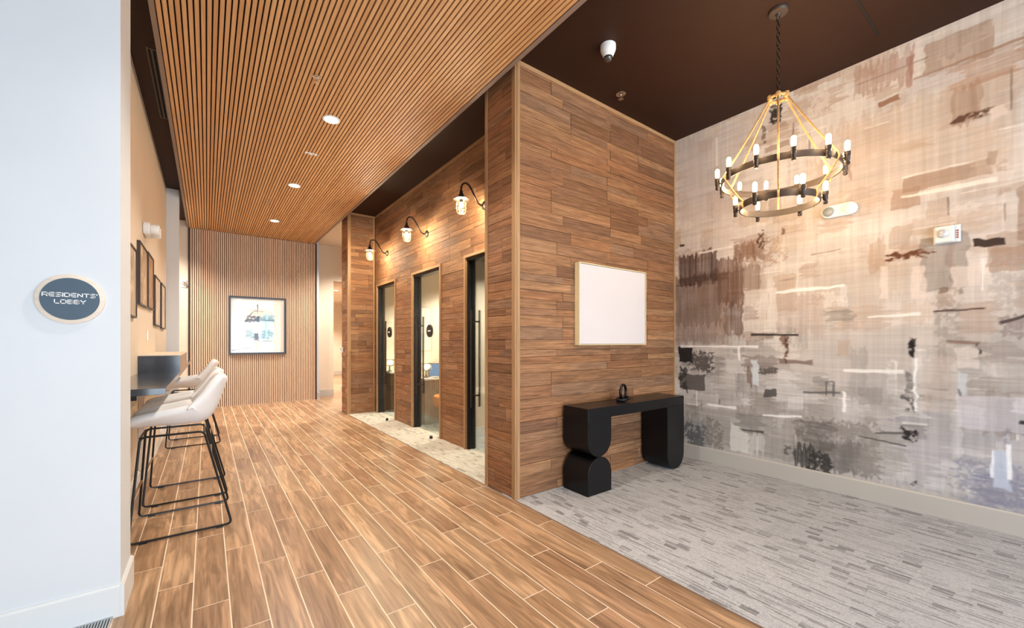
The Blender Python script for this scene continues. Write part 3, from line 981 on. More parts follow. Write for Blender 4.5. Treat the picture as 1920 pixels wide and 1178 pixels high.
# a second scatter beyond the part in view so the wall goes on the same way
fine = .5 * vn(U * 110, Z * 4) + .5 * vn(U * 5, Z * 105)
img *= (1 + (fine - .5) * .08)[..., None]
M['mural'] = painted('mural', rough=0.75, spec=0.2, weave=0.035)
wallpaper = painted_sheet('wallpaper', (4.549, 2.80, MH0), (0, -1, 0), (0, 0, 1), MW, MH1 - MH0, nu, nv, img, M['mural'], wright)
wallpaper['label'] = 'abstract mural of grey, taupe and dark brown brush strokes'

# ------------------------------------------------------------------ console table
CX0, CX1, CY0, CY1, CZ = 2.662, 4.178, 2.468, 2.772, 0.770


def arc(cx, cz, r, a0, a1, n=14):
    return [(cx + r * math.cos(math.radians(a0 + (a1 - a0) * i / n)), cz + r * math.sin(math.radians(a0 + (a1 - a0) * i / n))) for i in range(n + 1)]


LW = 0.311
r = LW / 2
ct = thing('console_table', 'black lacquered console table with rounded legs against the plank wall', 'console table', (3.42, 2.62, 0))
MB().box(CX0, CX1, CY0, CY1, CZ - 0.098, CZ).build('top', 'black_lacquer', ct, bevel=0.003)
MB().prism([(CX0, CZ - 0.0985), (CX0, 0.33 + r)] + arc(CX0 + r, 0.33 + r, r, 180, 360) + [(CX0 + LW, CZ - 0.0985)], CY0, CY1, 'y').build('leg', 'black_lacquer', ct, smooth=True, bevel=0.003, label='upper half of the stacked leg, rounded below')
MB().prism([(CX0, 0.003), (CX0 + LW, 0.003), (CX0 + LW, 0.33 - r)] + arc(CX0 + r, 0.33 - r, r, 0, 180), CY0, CY1, 'y').build('leg_block', 'black_lacquer', ct, smooth=True, bevel=0.003, label='arched block carrying the stacked leg')
MB().prism([(CX1 - LW, CZ - 0.0985), (CX1 - LW, 0.003 + r)] + arc(CX1 - r, 0.003 + r, r, 180, 360) + [(CX1, CZ - 0.0985)], CY0, CY1, 'y').build('leg', 'black_lacquer', ct, smooth=True, bevel=0.003, label='long leg rounded at the floor')

# ring sculpture
rs_ = thing('ring_sculpture', 'small black sculpture of two interlocked rings on the console table', 'sculpture', (3.33, 2.62, CZ))
path = []
for k in range(28):
    t = 2 * math.pi * k / 28
    path.append((3.305 + 0.068 * math.cos(t), 2.60 + 0.05 * math.sin(t) - 0.0 * math.cos(t), CZ + 0.026 + 0.010 * math.cos(t)))
MB().tube(path, 0.0145, 10, closed=True).build('ring', 'black_lacquer', rs_, smooth=True, label='ring lying flat')
path = []
for k in range(28):
    t = 2 * math.pi * k / 28
    path.append((3.338 + 0.058 * math.cos(t), 2.622 + 0.012 * math.cos(t), CZ + 0.087 + 0.072 * math.sin(t)))
MB().tube(path, 0.0135, 10, closed=True).build('ring', 'black_lacquer', rs_, smooth=True, label='ring standing upright')

# ------------------------------------------------------------------ blank canvas on the plank wall
cv = thing('framed_canvas', 'blank white canvas in a thin pale wood frame on the plank wall', 'canvas', (3.36, 2.80, 1.72))
ax0, ax1, az0, az1 = 2.838, 3.884, 1.327, 2.122
MB().box(ax0 + .012, ax1 - .012, 2.748, 2.79, az0 + .012, az1 - .012).build('canvas', 'canvas', cv)
for nm, bx in (('l', (ax0, ax0 + .008, az0, az1)), ('r', (ax1 - .008, ax1, az0, az1)), ('b', (ax0 + .008, ax1 - .008, az0, az0 + .008)), ('t', (ax0 + .008, ax1 - .008, az1 - .008, az1))):
    MB().box(bx[0], bx[1], 2.740, 2.801, bx[2], bx[3]).build('frame_strip', 'pale_wood', cv)

# ------------------------------------------------------------------ round lobby sign
SX, SY, SZ = -0.515, 2.80, 1.561
sg = thing('lobby_sign', 'round navy sign reading residents lobby with pale wood rim', 'sign', (SX, SY, SZ))
MB().lathe([(0.1165, 0.0), (0.1165, -0.010), (0.112, -0.013)], (SX, SY, SZ), 48, 'y').build('rim', 'sign_ring', sg, smooth=True)
MB().lathe([(0.0985, -0.012), (0.0985, -0.0165)], (SX, SY, SZ), 48, 'y').build('face', 'sign_blue', sg, smooth=True)
GLYPH = {
    'R': ([[(0, 0), (0, 1), (1.3, 1), (1.5, .85), (1.5, .6), (1.3, .42), (.1, .42)], [(.85, .42), (1.5, 0)]], 1.5),
    'E': ([[(1.5, 1), (.25, 1), (0, .82), (0, .18), (.25, 0), (1.5, 0)], [(.05, .5), (1.4, .5)]], 1.5),
    'S': ([[(1.5, 1), (.2, 1), (0, .86), (0, .64), (.2, .5), (1.3, .5), (1.5, .36), (1.5, .14), (1.3, 0), (0, 0)]], 1.5),
    'I': ([[(0, 0), (0, 1)]], 0.0),
    'D': ([[(0, 0), (0, 1), (1.2, 1), (1.5, .78), (1.5, .22), (1.2, 0), (0, 0)]], 1.5),
    'N': ([[(0, 0), (0, 1), (1.45, 0), (1.45, 1)]], 1.45),
    'T': ([[(0, 1), (1.5, 1)], [(.75, 1), (.75, 0)]], 1.5),
    "'": ([[(0, 1), (0, .72)]], 0.0),
    'L': ([[(0, 1), (0, .15), (.15, 0), (1.35, 0)]], 1.35),
    'O': ([[(.2, 0), (0, .18), (0, .82), (.2, 1), (1.35, 1), (1.55, .82), (1.55, .18), (1.35, 0), (.2, 0)]], 1.55),
    'B': ([[(0, 0), (0, 1), (1.3, 1), (1.45, .87), (1.45, .63), (1.3, .5), (0, .5)], [(1.3, .5), (1.5, .37), (1.5, .13), (1.3, 0), (0, 0)]], 1.5),
    'Y': ([[(0, 1), (.75, .42), (1.5, 1)], [(.75, .42), (.75, 0)]], 1.5),
}


def lettering(text, cx, z, cap, width, y, parent):
    adv = [GLYPH[c][1] + 0.52 for c in text]
    tot = sum(adv) - 0.52
    s = width / tot
    x = cx - width / 2
    mb = MB()
    hw = 0.098 * cap
    for c, ad in zip(text, adv):
        for pl in GLYPH[c][0]:
            pts = [(x + p[0] * s, z + (p[1] - .5) * cap) for p in pl]
            for (p, q) in zip(pts[:-1], pts[1:]):
                dx, dz = q[0] - p[0], q[1] - p[1]
                ln = math.hypot(dx, dz)
                ex, ez = dx / ln * hw * .6, dz / ln * hw * .6
                nx, nz = -dz / ln * hw, dx / ln * hw
                a = [(p[0] - ex + nx, p[1] - ez + nz), (q[0] + ex + nx, q[1] + ez + nz), (q[0] + ex - nx, q[1] + ez - nz), (p[0] - ex - nx, p[1] - ez - nz)]
                mb.prism(a, y - 0.0015, y, 'y')
        x += ad * s
    return mb.build('lettering', 'white_ink', parent)


lettering("RESIDENTS'", SX, SZ + 0.0185, 0.0165, 0.178, SY - 0.0165, sg)
lettering("LOBBY", SX, SZ - 0.0135, 0.0165, 0.101, SY - 0.0165, sg)

# ------------------------------------------------------------------ floor register by the sign wall
fv = thing('floor_register', 'slotted metal floor vent at the foot of the sign wall', 'vent', (-0.6, 2.71, 0))
MB().box(-0.86, -0.376, 2.655, 2.778, 0.0005, 0.003).build('recess', 'void', fv)
fx = [-0.86 + 0.0107 * i for i in range(46)]
for i, x in enumerate(fx):
    piece('bar', 0.115, 0.006, 0.008, 'vent_metal', (x + 0.003, 2.7165, 0.007), fv, rot=(0, 0, math.radians(90)))
MB().box(-0.866, -0.37, 2.648, 2.657, 0.0005, 0.012).box(-0.866, -0.37, 2.776, 2.784, 0.0005, 0.012).build('frame', 'vent_metal', fv)

# ------------------------------------------------------------------ bar counter
BX0, BX1, BZ = -0.513, -0.208, 1.067
bc = thing('bar_counter', 'dark polished stone bar counter along the picture niche', 'counter', (-0.36, 4.3, 0))
MB().box(BX0, BX1, 3.40, 5.118, BZ - 0.042, BZ).build('top', 'stone', bc, bevel=0.002)
MB().box(BX0, -0.44, 3.45, 3.48, 0.9, BZ - 0.043).build('bracket', 'black_steel', bc)
MB().box(BX0, -0.44, 4.30, 4.33, 0.9, BZ - 0.043).build('bracket', 'black_steel', bc)
rb = thing('raised_ledge', 'raised dark stone ledge at the far end of the bar counter', 'ledge', (-0.36, 5.9, 0))
MB().box(BX0, BX1, 5.12, 6.70, BZ - 0.04, BZ + 0.158).build('fascia', 'stone', rb)
MB().box(BX0, BX1 + 0.004, 5.118, 6.70, BZ + 0.159, BZ + 0.166).build('cap', 'cream_paint', rb)
MB().box(BX0, -0.47, 5.14, 6.68, 0.16, BZ - 0.041).build('base', 'cream_paint', rb)
fc = thing('bar_counter', 'farther dark stone counter beyond the raised ledge', 'counter', (-0.36, 7.5, 0))
MB().box(BX0, BX1, 6.705, 8.43, BZ - 0.042, BZ).build('top', 'stone', fc, bevel=0.002)
MB().box(BX0, -0.44, 7.5, 7.53, 0.9, BZ - 0.043).build('bracket', 'black_steel', fc)

# ------------------------------------------------------------------ bar stools
STX = -0.135


def rounded(pts, rad, n=5, closed=True):
    out = []
    P = [Vector(p) for p in pts]
    m = len(P)
    for i in range(m):
        a, b, c = P[i - 1], P[i], P[(i + 1) % m]
        d1, d2 = (a - b).normalized(), (c - b).normalized()
        rr_ = min(rad, (a - b).length * .45, (c - b).length * .45)
        p0, p2 = b + d1 * rr_, b + d2 * rr_
        for k in range(n + 1):
            t = k / n
            out.append(tuple(p0 * (1 - t) ** 2 + b * 2 * t * (1 - t) + p2 * t ** 2))
    return out


def make_stool(loc, label):
    st = thing('bar_stool', label, 'bar stool', loc, group='bar stools along the counter')
    ox, oy = loc[0], loc[1]
    prof = [(-.285, .738), (-.25, .750), (-.16, .748), (-.05, .742), (.05, .740), (.12, .748), (.172, .790), (.205, .862), (.232, .945), (.256, 1.03), (.276, 1.095)]
    wid = [.195, .215, .228, .236, .240, .242, .242, .238, .230, .218, .196]
    curl = [.045, .066, .092, .122, .148, .168, .170, .142, .106, .072, .036]

    def surf(off, wsc, u0, u1, cs=1.0, nvv=13):
        V, F = [], []
        rows = range(u0, u1)
        for i in rows:
            a = prof[max(i - 1, 0)]; b = prof[min(i + 1, len(prof) - 1)]
            tx, tz = b[0] - a[0], b[1] - a[1]
            ln = math.hypot(tx, tz)
            nx, nz = -tz / ln, tx / ln
            for k in range(nvv):
                v = -1 + 2 * k / (nvv - 1)
                e = curl[i] * cs * abs(v) ** 2.7 + off
                V.append((ox + prof[i][0] + nx * e, oy + wid[i] * wsc * v, prof[i][1] + nz * e))
        R = len(rows)
        for i in range(R - 1):
            for k in range(nvv - 1):
                F.append((i * nvv + k, i * nvv + k + 1, (i + 1) * nvv + k + 1, (i + 1) * nvv + k))
        return MB().quad_mesh(V, F)
    sh = surf(0, 1.0, 0, len(prof)).build('shell', 'fabric', st, smooth=True, fix=False, label='pale upholstered bucket shell')
    so = sh.modifiers.new('thick', 'SOLIDIFY'); so.thickness = 0.062; so.offset = -1
    ss = sh.modifiers.new('round', 'SUBSURF'); ss.levels = 2; ss.render_levels = 2
    cu = surf(0.026, 0.84, 0, 7, 0.55).build('seat_cushion', 'fabric_shaded', st, smooth=True, fix=False)
    so = cu.modifiers.new('thick', 'SOLIDIFY'); so.thickness = 0.026; so.offset = -1
    ss = cu.modifiers.new('round', 'SUBSURF'); ss.levels = 2; ss.render_levels = 2
    for s in (-1, 1):
        yt, yb = oy + s * 0.170, oy + s * 0.275
        loop = rounded([(ox - .235, yt, .698), (ox + .118, yt, .698), (ox + .283, yb, .013), (ox - .285, yb, .013)], 0.035)
        fr = MB().tube(loop, 0.0078, 8, closed=True).build('side_frame', 'black_wire', st, smooth=True, label='black bent wire sled frame')
        for gx in (-.21, .21):
            MB().box(ox + gx - .022, ox + gx + .022, yb - .008, yb + .008, 0.001, 0.010).build('glide', 'black_wire', fr)

    def leg_pt(front, s, z):
        t = (0.698 - z) / (0.698 - 0.013)
        x = (-.235 + t * (-.05)) if front else (.118 + t * .165)
        return (ox + x, oy + s * (0.170 + t * 0.105), z)
    MB().tube([leg_pt(True, -1, .30), leg_pt(True, 1, .30)], 0.008, 8).build('footrest', 'brass', st, smooth=True, label='brass coloured footrest bar')
    MB().tube([leg_pt(False, -1, .52), leg_pt(False, 1, .52)], 0.006, 8).build('crossbar', 'brass', st, smooth=True)
    MB().tube([leg_pt(True, -1, .692), leg_pt(True, 1, .692)], 0.007, 8).build('seat_rail', 'black_wire', st, smooth=True)
    MB().tube([leg_pt(False, -1, .692), leg_pt(False, 1, .692)], 0.007, 8).build('seat_rail', 'black_wire', st, smooth=True)
    return st


make_stool((STX, 3.962, 0), 'pale upholstered bar stool nearest the round lobby sign')
s0 = make_stool((STX, 4.735, 0), 'middle one of three pale upholstered bar stools')
s2 = copy_tree(s0); s2.location = (STX, 7.02, 0)
s2['label'] = 'pale upholstered bar stool farthest along, close to the slatted end wall'

# ------------------------------------------------------------------ framed pictures in the niche
PX = -0.514
pics = [(4.19, 4.84, 1.565, 2.158, 'print_tan', 'dark framed tan picture cut off by the white sign wall'),
        (5.05, 5.68, 1.707, 2.292, 'print_tan', 'tall tan picture in dark frame below the emergency light'),
        (5.73, 6.27, 1.720, 2.308, 'print_tan', 'dark framed picture next to the one below the emergency light'),
        (6.45, 7.15, 1.556, 2.158, 'print_pale', 'pale dark framed picture, second from the white wall return'),
        (7.31, 7.93, 1.542, 2.165, 'print_pale', 'pale dark framed picture next to the white wall return')]
for (a, b, z0, z1, pm, lab) in pics:
    p = thing('framed_picture', lab, 'picture', (PX, (a + b) / 2, z0), group='framed pictures in the niche')
    fw, dp = 0.015, 0.024
    MB().box(PX, PX + dp, a, a + fw, z0, z1).box(PX, PX + dp, b - fw, b, z0, z1).box(PX, PX + dp, a + fw, b - fw, z0, z0 + fw).box(PX, PX + dp, a + fw, b - fw, z1 - fw, z1).build('frame', 'dark_frame', p)
    mb = MB().box(-(z1 - z0) / 2 + fw, (z1 - z0) / 2 - fw, -(b - a) / 2 + fw, (b - a) / 2 - fw, 0, 0.012)
    me = bpy.data.meshes.new('print'); me.from_pydata(mb.v, [], mb.f); me.materials.append(M[pm])
    ob = bpy.data.objects.new('print', me); COL.objects.link(ob); ob.parent = p
    ob.rotation_euler = (0, math.radians(90), 0); ob.location = (0.004, 0, (z1 - z0) / 2)

# emergency light in the niche
el = thing('emergency_light', 'white twin-head emergency light on the cream niche wall', 'emergency light', (PX, 5.6, 2.48))
MB().prism([(5.48, 2.44), (5.72, 2.44), (5.74, 2.47), (5.74, 2.53), (5.72, 2.56), (5.48, 2.56), (5.46, 2.53), (5.46, 2.47)], PX, PX + 0.055, 'x').build('housing', 'white_plastic', el, bevel=0.01)
for y in (5.53, 5.67):
    MB().lathe([(0.052, 0.0), (0.06, 0.03), (0.055, 0.065), (0.0505, 0.07)], (PX + 0.056, y, 2.498), 20, 'x').build('lamp_head', 'white_plastic', el, smooth=True)
lsw = thing('light_switch', 'white switch plate below the framed pictures', 'switch', (PX, 5.83, 1.38))
MB().box(PX, PX + 0.007, 5.79, 5.87, 1.365, 1.49).build('plate', 'white_plastic', lsw, bevel=0.002)
MB().box(PX + 0.0072, PX + 0.011, 5.815, 5.845, 1.40, 1.455).build('rocker', 'white_plastic', lsw)

# ------------------------------------------------------------------ artwork on the slatted end wall
fa = thing('framed_artwork', 'large framed collage print in white and blue on the slatted end wall', 'artwork', (0.895, 10.46, 1.09))
gx0, gx1, gz0, gz1 = 0.364, 1.427, 1.088, 2.330
fw = 0.038
for bx in ((gx0, gx0 + fw, gz0, gz1), (gx1 - fw, gx1, gz0, gz1), (gx0 + fw, gx1 - fw, gz0, gz0 + fw), (gx0 + fw, gx1 - fw, gz1 - fw, gz1)):
    MB().box(bx[0], bx[1], 10.435, 10.478, bx[2], bx[3]).build('frame_strip', 'art_frame', fa)
MB().box(gx0 + fw, gx1 - fw, 10.462, 10.477, gz0 + fw, gz1 - fw).build('backing', 'white_trim', fa)
aw, ah = gx1 - gx0 - 2 * fw, gz1 - gz0 - 2 * fw
an, am = 120, 140
AU, AZ = np.meshgrid(np.linspace(0, aw, an), np.linspace(0, ah, am), indexing='xy')
ai = np.ones((am, an, 3)) * (np.array((218, 222, 224)) / 255.)
# in fractions of the print: u0,u1,v0,v1,colour,opacity,texture
ART = [(.27, .82, .22, .72, (150, 182, 202), .6, 'h'), (.34, .74, .66, .80, (198, 190, 184), .7, 'h'), (.3, .8, .26, .4, (112, 140, 152), .55, 'h'), (.3, .8, .58, .66, (96, 112, 122), .55, 'h'), (.0, .14, .2, .95, (238, 242, 240), .8, 's'), (.15, .5, .35, .75, (226, 214, 204), .7, 'h'), (.80, 1, .02, 1, (228, 212, 202), .9, 's'),
       (.1, .8, .86, .97, (244, 246, 244), .9, 'h'), (.3, .78, .28, .62, (176, 208, 230), .85, 'h'), (.5, .82, .58, .70, (110, 150, 164), .75, 'd'),
       (.24, .3, .28, .44, (120, 140, 150), .8, 'd'), (.3, .44, .26, .42, (110, 146, 160), .7, 'd'), (.56, .76, .26, .42, (86, 126, 140), .75, 'd'),
       (.28, .46, .56, .68, (66, 52, 58), .85, 'd'), (.47, .52, .57, .67, (36, 38, 44), .95, 'b'), (.25, .32, .56, .60, (50, 52, 60), .9, 'b'),
       (.42, .51, .26, .36, (46, 32, 44), .95, 'b'), (.42, .51, .22, .25, (50, 52, 60), .8, 'b'), (.44, .52, .02, .2, (196, 182, 172), .85, 's'),
       (.38, .56, .36, .54, (224, 208, 194), .9, 'b'), (.35, .6, .68, .78, (228, 210, 190), .8, 'b'), (.64, .68, .24, .74, (150, 204, 236), .9, 's'),
       (.02, .3, .40, .53, (236, 242, 246), .9, 's'), (.74, .8, .4, .5, (216, 222, 236), .9, 's'), (.02, .42, .06, .18, (250, 250, 250), .9, 'h'), (.52, .84, .06, .16, (252, 250, 248), .9, 'h')]
for k, a in enumerate(ART):
    stroke_rect(ai, AU, AZ, (a[0] * aw, a[1] * aw, a[2] * ah, a[3] * ah, a[4], a[5], a[6]), k + 3, .9)
for k, l in enumerate([(.49, .72, .49, .90, .012, (60, 66, 76)), (.26, .60, .80, .61, .012, (34, 36, 44)), (.3, .64, .42, .77, .012, (70, 90, 96)), (.42, .775, .6, .765, .008, (90, 96, 104)),
                       (.02, .04, .4, .10, .012, (120, 130, 140)), (.05, .12, .45, .2, .01, (170, 178, 184)), (.8, .58, .86, .3, .01, (190, 182, 178)), (.5, .21, .78, .215, .008, (80, 100, 110)), (.84, .02, .80, .3, .01, (200, 190, 182))]):
    stroke_line(ai, AU, AZ, (l[0] * aw, l[1] * ah, l[2] * aw, l[3] * ah, l[4], l[5], .85), k + 1, .6)
M['art_print'] = painted('art_print', rough=0.15, spec=0.5)
pr = painted_sheet('print', (gx0 + fw, 10.4605, gz0 + fw), (1, 0, 0), (0, 0, 1), aw, ah, an, am, ai, M['art_print'], fa)
pr['label'] = 'glossy print with a tangle of blue, grey and dark shapes on white'

# ------------------------------------------------------------------ sconces
def make_sconce(loc, label):
    s = thing('wall_sconce', label, 'wall sconce', loc, group='gooseneck sconces above the doors')
    x, y, z = loc
    MB().lathe([(0.052, 0.0), (0.050, -0.012), (0.03, -0.022), (0.018, -0.03)], (x, y, z), 20, 'x').build('wall_plate', 'bronze', s, smooth=True)
    arm = [(-.02, 0), (-.06, -.004), (-.095, .012), (-.125, .055), (-.15, .10), (-.18, .15), (-.21, .188), (-.245, .206), (-.28, .200), (-.305, .175), (-.315, .14), (-.315, .085)]
    MB().tube([(x + a, y, z + b) for a, b in arm], 0.0105, 10).build('gooseneck', 'bronze', s, smooth=True)
    cx = x - .315
    cap = MB().lathe([(0.017, .105), (0.02, .075), (0.034, .055), (0.042, .035), (0.048, .018), (0.092, .010), (0.092, .006), (0.046, .004)], (cx, y, z), 24).build('cap', 'bronze', s, smooth=True)
    MB().lathe([(0.020, .006), (0.020, -.022)], (cx, y, z), 14).build('socket', 'bronze', cap, smooth=True)
    jar = MB().lathe([(0.050, .004), (0.054, -.02), (0.054, -.10), (0.048, -.13), (0.03, -.148), (0.001, -.152)], (cx, y, z), 24, caps=False).build('glass_jar', 'jar_glass', s, smooth=True)
    cage = MB()
    for k in range(6):
        t = math.pi * 2 * k / 6
        cage.tube([(cx + rr_ * math.cos(t), y + rr_ * math.sin(t), z + h_) for rr_, h_ in ((.058, .004), (.060, -.03), (.060, -.10), (.052, -.135), (.030, -.156), (.002, -.160))], 0.0022, 5)
    for h_ in (-.04, -.09):
        cage.tube([(cx + .060 * math.cos(t * math.pi / 10), y + .060 * math.sin(t * math.pi / 10), z + h_) for t in range(20)], 0.0022, 5, closed=True)
    cage.build('wire_cage', 'brass', s, smooth=True)
    MB().lathe([(0.001, -.088), (0.016, -.082), (0.026, -.06), (0.026, -.045), (0.015, -.022), (0.012, -.020)], (cx, y, z), 16).build('bulb', 'bulb_white', s, smooth=True)
    point_light('sconce_lamp', (-.315, 0, -.052), SCONCE_W, SOFT, 0.036, s)
    return s


SCZ = 2.962
make_sconce((2.622, 7.30, SCZ), 'lit gooseneck wall sconce in the far corner of the door recess')
make_sconce((2.622, 5.64, SCZ), 'lit gooseneck wall sconce over the middle glass door')
make_sconce((2.622, 4.06, SCZ), 'lit gooseneck wall sconce beside the wood corner')

# ------------------------------------------------------------------ recessed downlights, sprinklers, plate
def downlight(loc, label, r=0.085, power=40.0, group='recessed ceiling downlights'):
    d = thing('downlight', label, 'downlight', loc, group=group)
    x, y, z = loc
    MB().lathe([(r, 0.0), (r, -0.006), (r * .8, -0.008), (r * .8, -.002)], (x, y, z), 28).build('trim_ring', 'white_plastic', d, smooth=True)
    MB().lathe([(r * .78, -0.002), (r * .78, -0.0065)], (x, y, z), 28).build('diffuser', 'diffuser', d, smooth=True)
    spot_light('downlight_lamp', (0, 0, -0.02), power, DOWNC, math.radians(130), 0.6, r * .8, d)
    return d


downlight((1.03, 4.505, ZS), 'largest and brightest recessed downlight in the slatted ceiling', power=DOWN_W)
downlight((1.03, 6.73, ZS), 'middle recessed downlight in the slatted ceiling', power=DOWN_W)
downlight((1.03, 8.92, ZS), 'recessed downlight nearest the slatted end wall', power=DOWN_W)
downlight((1.03, 2.28, ZS), 'recessed downlight in the slatted ceiling above the sign wall', power=DOWN_W)
downlight((1.03, 0.06, ZS), 'recessed downlight at the entrance end of the slatted ceiling', power=DOWN_W)


def sprinkler(loc, label, big=1.0):
    s = thing('sprinkler', label, 'sprinkler', loc, group='ceiling sprinklers')
    x, y, z = loc
    b = big
    MB().lathe([(0.036 * b, 0), (0.036 * b, -.004), (0.026 * b, -.010), (0.012 * b, -.011)], (x, y, z), 20).build('escutcheon', 'chrome', s, smooth=True)
    MB().lathe([(0.010, -.011), (0.009, -.03), (0.005, -.033)], (x, y, z), 12).box(x - .013, x - .010, y - .003, y + .003, z - .048, z - .022).box(x + .010, x + .013, y - .003, y + .003, z - .048, z - .022).box(x - .013, x + .013, y - .004, y + .004, z - .030, z - .022).build('body', 'chrome', s)
    MB().lathe([(0.02 * b, -.048), (0.02 * b, -.051)], (x, y, z), 16).build('deflector', 'chrome', s, smooth=True)


sprinkler((0.765, 3.86, ZS), 'chrome sprinkler in the slatted ceiling ahead of the near downlight')
sprinkler((0.806, 7.70, ZS), 'small chrome sprinkler in the slatted ceiling beyond the middle downlight')
sprinkler((3.255, 2.585, H), 'chrome sprinkler on the dark ceiling near the plank wall', 1.3)
cp = thing('ceiling_plate', 'small white rectangular plate between two downlights', 'ceiling plate', (1.017, 5.47, ZS))
MB().box(0.95, 1.085, 5.445, 5.495, ZS - .008, ZS).build('plate', 'white_plastic', cp, bevel=0.002)
for x in (0.985, 1.05):
    MB().box(x - .012, x + .012, 5.455, 5.485, ZS - .010, ZS - .0082).build('lens', 'grey_plastic', cp)

# linear slot diffuser in the dark ceiling strip
sd = thing('slot_diffuser', 'long black slot air diffuser in the dark ceiling strip over the niche', 'air vent', (-0.37, 5.2, H))
MB().box(-0.405, -0.335, 4.5, 5.83, H - .004, H - .0005).build('frame', 'dark_frame', sd)
MB().box(-0.395, -0.377, 4.52, 5.81, H - .0055, H - .0042).build('slot', 'void', sd)
MB().box(-0.363, -0.345, 4.52, 5.81, H - .0055, H - .0042).build('slot', 'void', sd)
sd2 = thing('slot_diffuser', 'thin dark slot in the brown ceiling beside the chandelier', 'air vent', (4.0, 0.87, H))
MB().box(2.9, 4.27, 0.864, 0.876, H - .003, H - .0005).build('slot', 'void', sd2)

# dome camera
dc = thing('dome_camera', 'white dome security camera on the dark ceiling', 'security camera', (2.64, 2.225, H))
MB().lathe([(0.062, 0), (0.062, -.035), (0.057, -.05), (0.042, -.085), (0.036, -.095)], (2.64, 2.225, H), 28).build('housing', 'white_plastic', dc, smooth=True)
MB().lathe([(0.036, -.090), (0.0345, -.105), (0.028, -.120), (0.016, -.130), (0.002, -.133)], (2.64, 2.225, H), 24).build('dome', 'smoke_dome', dc, smooth=True)

# ------------------------------------------------------------------ chandelier
HX, HY = 3.362, 1.245
ch = thing('chandelier', 'two-tier rope and metal ring chandelier with candle bulbs', 'chandelier', (HX, HY, H))
nd = Vector((-HX, -HY, 0)).normalized()
rd = Vector((-nd.y, nd.x, 0))
if rd.dot(Vector((0.802, -0.597, 0))) < 0:
    rd = -rd


def on_ring(R, deg, z):
    t = math.radians(deg)
    p = nd * (R * math.cos(t)) + rd * (R * math.sin(t))
    return Vector((HX + p.x, HY + p.y, z))


MB().lathe([(0.066, 0), (0.066, -.012), (0.06, -.022), (0.02, -.026), (0.012, -.045)], (HX, HY, H), 28).build('canopy', 'ring_metal', ch, smooth=True)
chain = MB()
ztop, zbot = H - .045, 3.165
nl = 19
lk = (ztop - zbot) / nl
for i in range(nl):
    zc = ztop - lk * (i + .5)
    hh, ww = lk * .68, 0.0105
    pts = []
    for k in range(12):
        t = 2 * math.pi * k / 12
        a, b = ww * math.cos(t), hh * math.sin(t)
        pts.append((HX + (a if i % 2 else 0), HY + (0 if i % 2 else a), zc + b))
    chain.tube(pts, 0.0028, 5, closed=True)
chain.build('chain', 'bronze', ch, smooth=True)
ZU, ZL, RU, RL, RT = 2.575, 2.372, 0.375, 0.25, 0.055
for (R, zc, lab) in ((RU, ZU, 'large upper metal ring'), (RL, ZL, 'small lower metal ring')):
    MB().band(R - .006, R + .002, zc - .023, zc + .023, (HX, HY), 72).build('ring', 'ring_metal', ch, smooth=True, label=lab)
MB().tube([tuple(on_ring(RT, k * 15, 3.150)) for k in range(24)], 0.011, 8, closed=True).build('knot_ring', 'rope', ch, smooth=True, label='rope wrapped top ring')
for k in range(6):
    kn = []
    c = on_ring(RT + .004, k * 60, 3.150)
    tg = on_ring(RT + .004, k * 60 + 8, 3.150) - on_ring(RT + .004, k * 60 - 8, 3.150)
    kk = MB().lathe([(0.004, -.026), (0.015, -.018), (0.018, 0), (0.015, .016), (0.004, .022)], tuple(c), 10)
    kk.build('knot', 'rope', ch, smooth=True)
    path, N_ = [], 15
    a, b = on_ring(RT + .006, k * 60, 3.14), on_ring(RU + .002, k * 60, ZU + .024)
    for i in range(N_ + 1):
        t = i / N_
        path.append(tuple(a.lerp(b, t) + Vector((0, 0, -0.012 * math.sin(math.pi * t)))))
    path.append(tuple(on_ring(RU + .009, k * 60, ZU)))
    path.append(tuple(on_ring(RU - .002, k * 60, ZU - .028)))
    c2 = on_ring(RL + .004, k * 60, ZL + .024)
    d0 = on_ring(RU - .002, k * 60, ZU - .028)
    for i in range(1, 7):
        t = i / 6
        path.append(tuple(d0.lerp(c2, t) + Vector((0, 0, -0.010 * math.sin(math.pi * t)))))
    path.append(tuple(on_ring(RL + .009, k * 60, ZL)))
    path.append(tuple(on_ring(RL, k * 60, ZL - .027)))
    MB().tube(path, 0.0068, 8).build('rope', 'rope', ch, smooth=True)
n_b = 0
for (R, zc, degs) in ((RU + .026, ZU, [12 + 30 * i for i in range(12)]), (RL + .026, ZL, [30 + 60 * i for i in range(6)])):
    for dg in degs:
        p = on_ring(R, dg, zc)
        sk = MB().lathe([(0.010, -.050), (0.014, -.046), (0.014, -.032), (0.010, -.028), (0.0155, -.018), (0.0155, .012), (0.018, .014), (0.018, .036), (0.013, .038)], tuple(p), 14)
        inner = on_ring(R - .026, dg, zc)
        sk.tube([tuple(p), tuple(inner)], 0.007, 6)
        s_o = sk.build('socket', 'ring_metal', ch, smooth=True)
        MB().lathe([(0.009, .038), (0.0145, .050), (0.0155, .07), (0.0155, .095), (0.012, .106), (0.003, .112)], tuple(p), 14).build('bulb', 'bulb', s_o, smooth=True)
        point_light('chandelier_lamp', (p.x - HX, p.y - HY, p.z + .075 - H), CHAND_W, WARM, 0.026, ch)

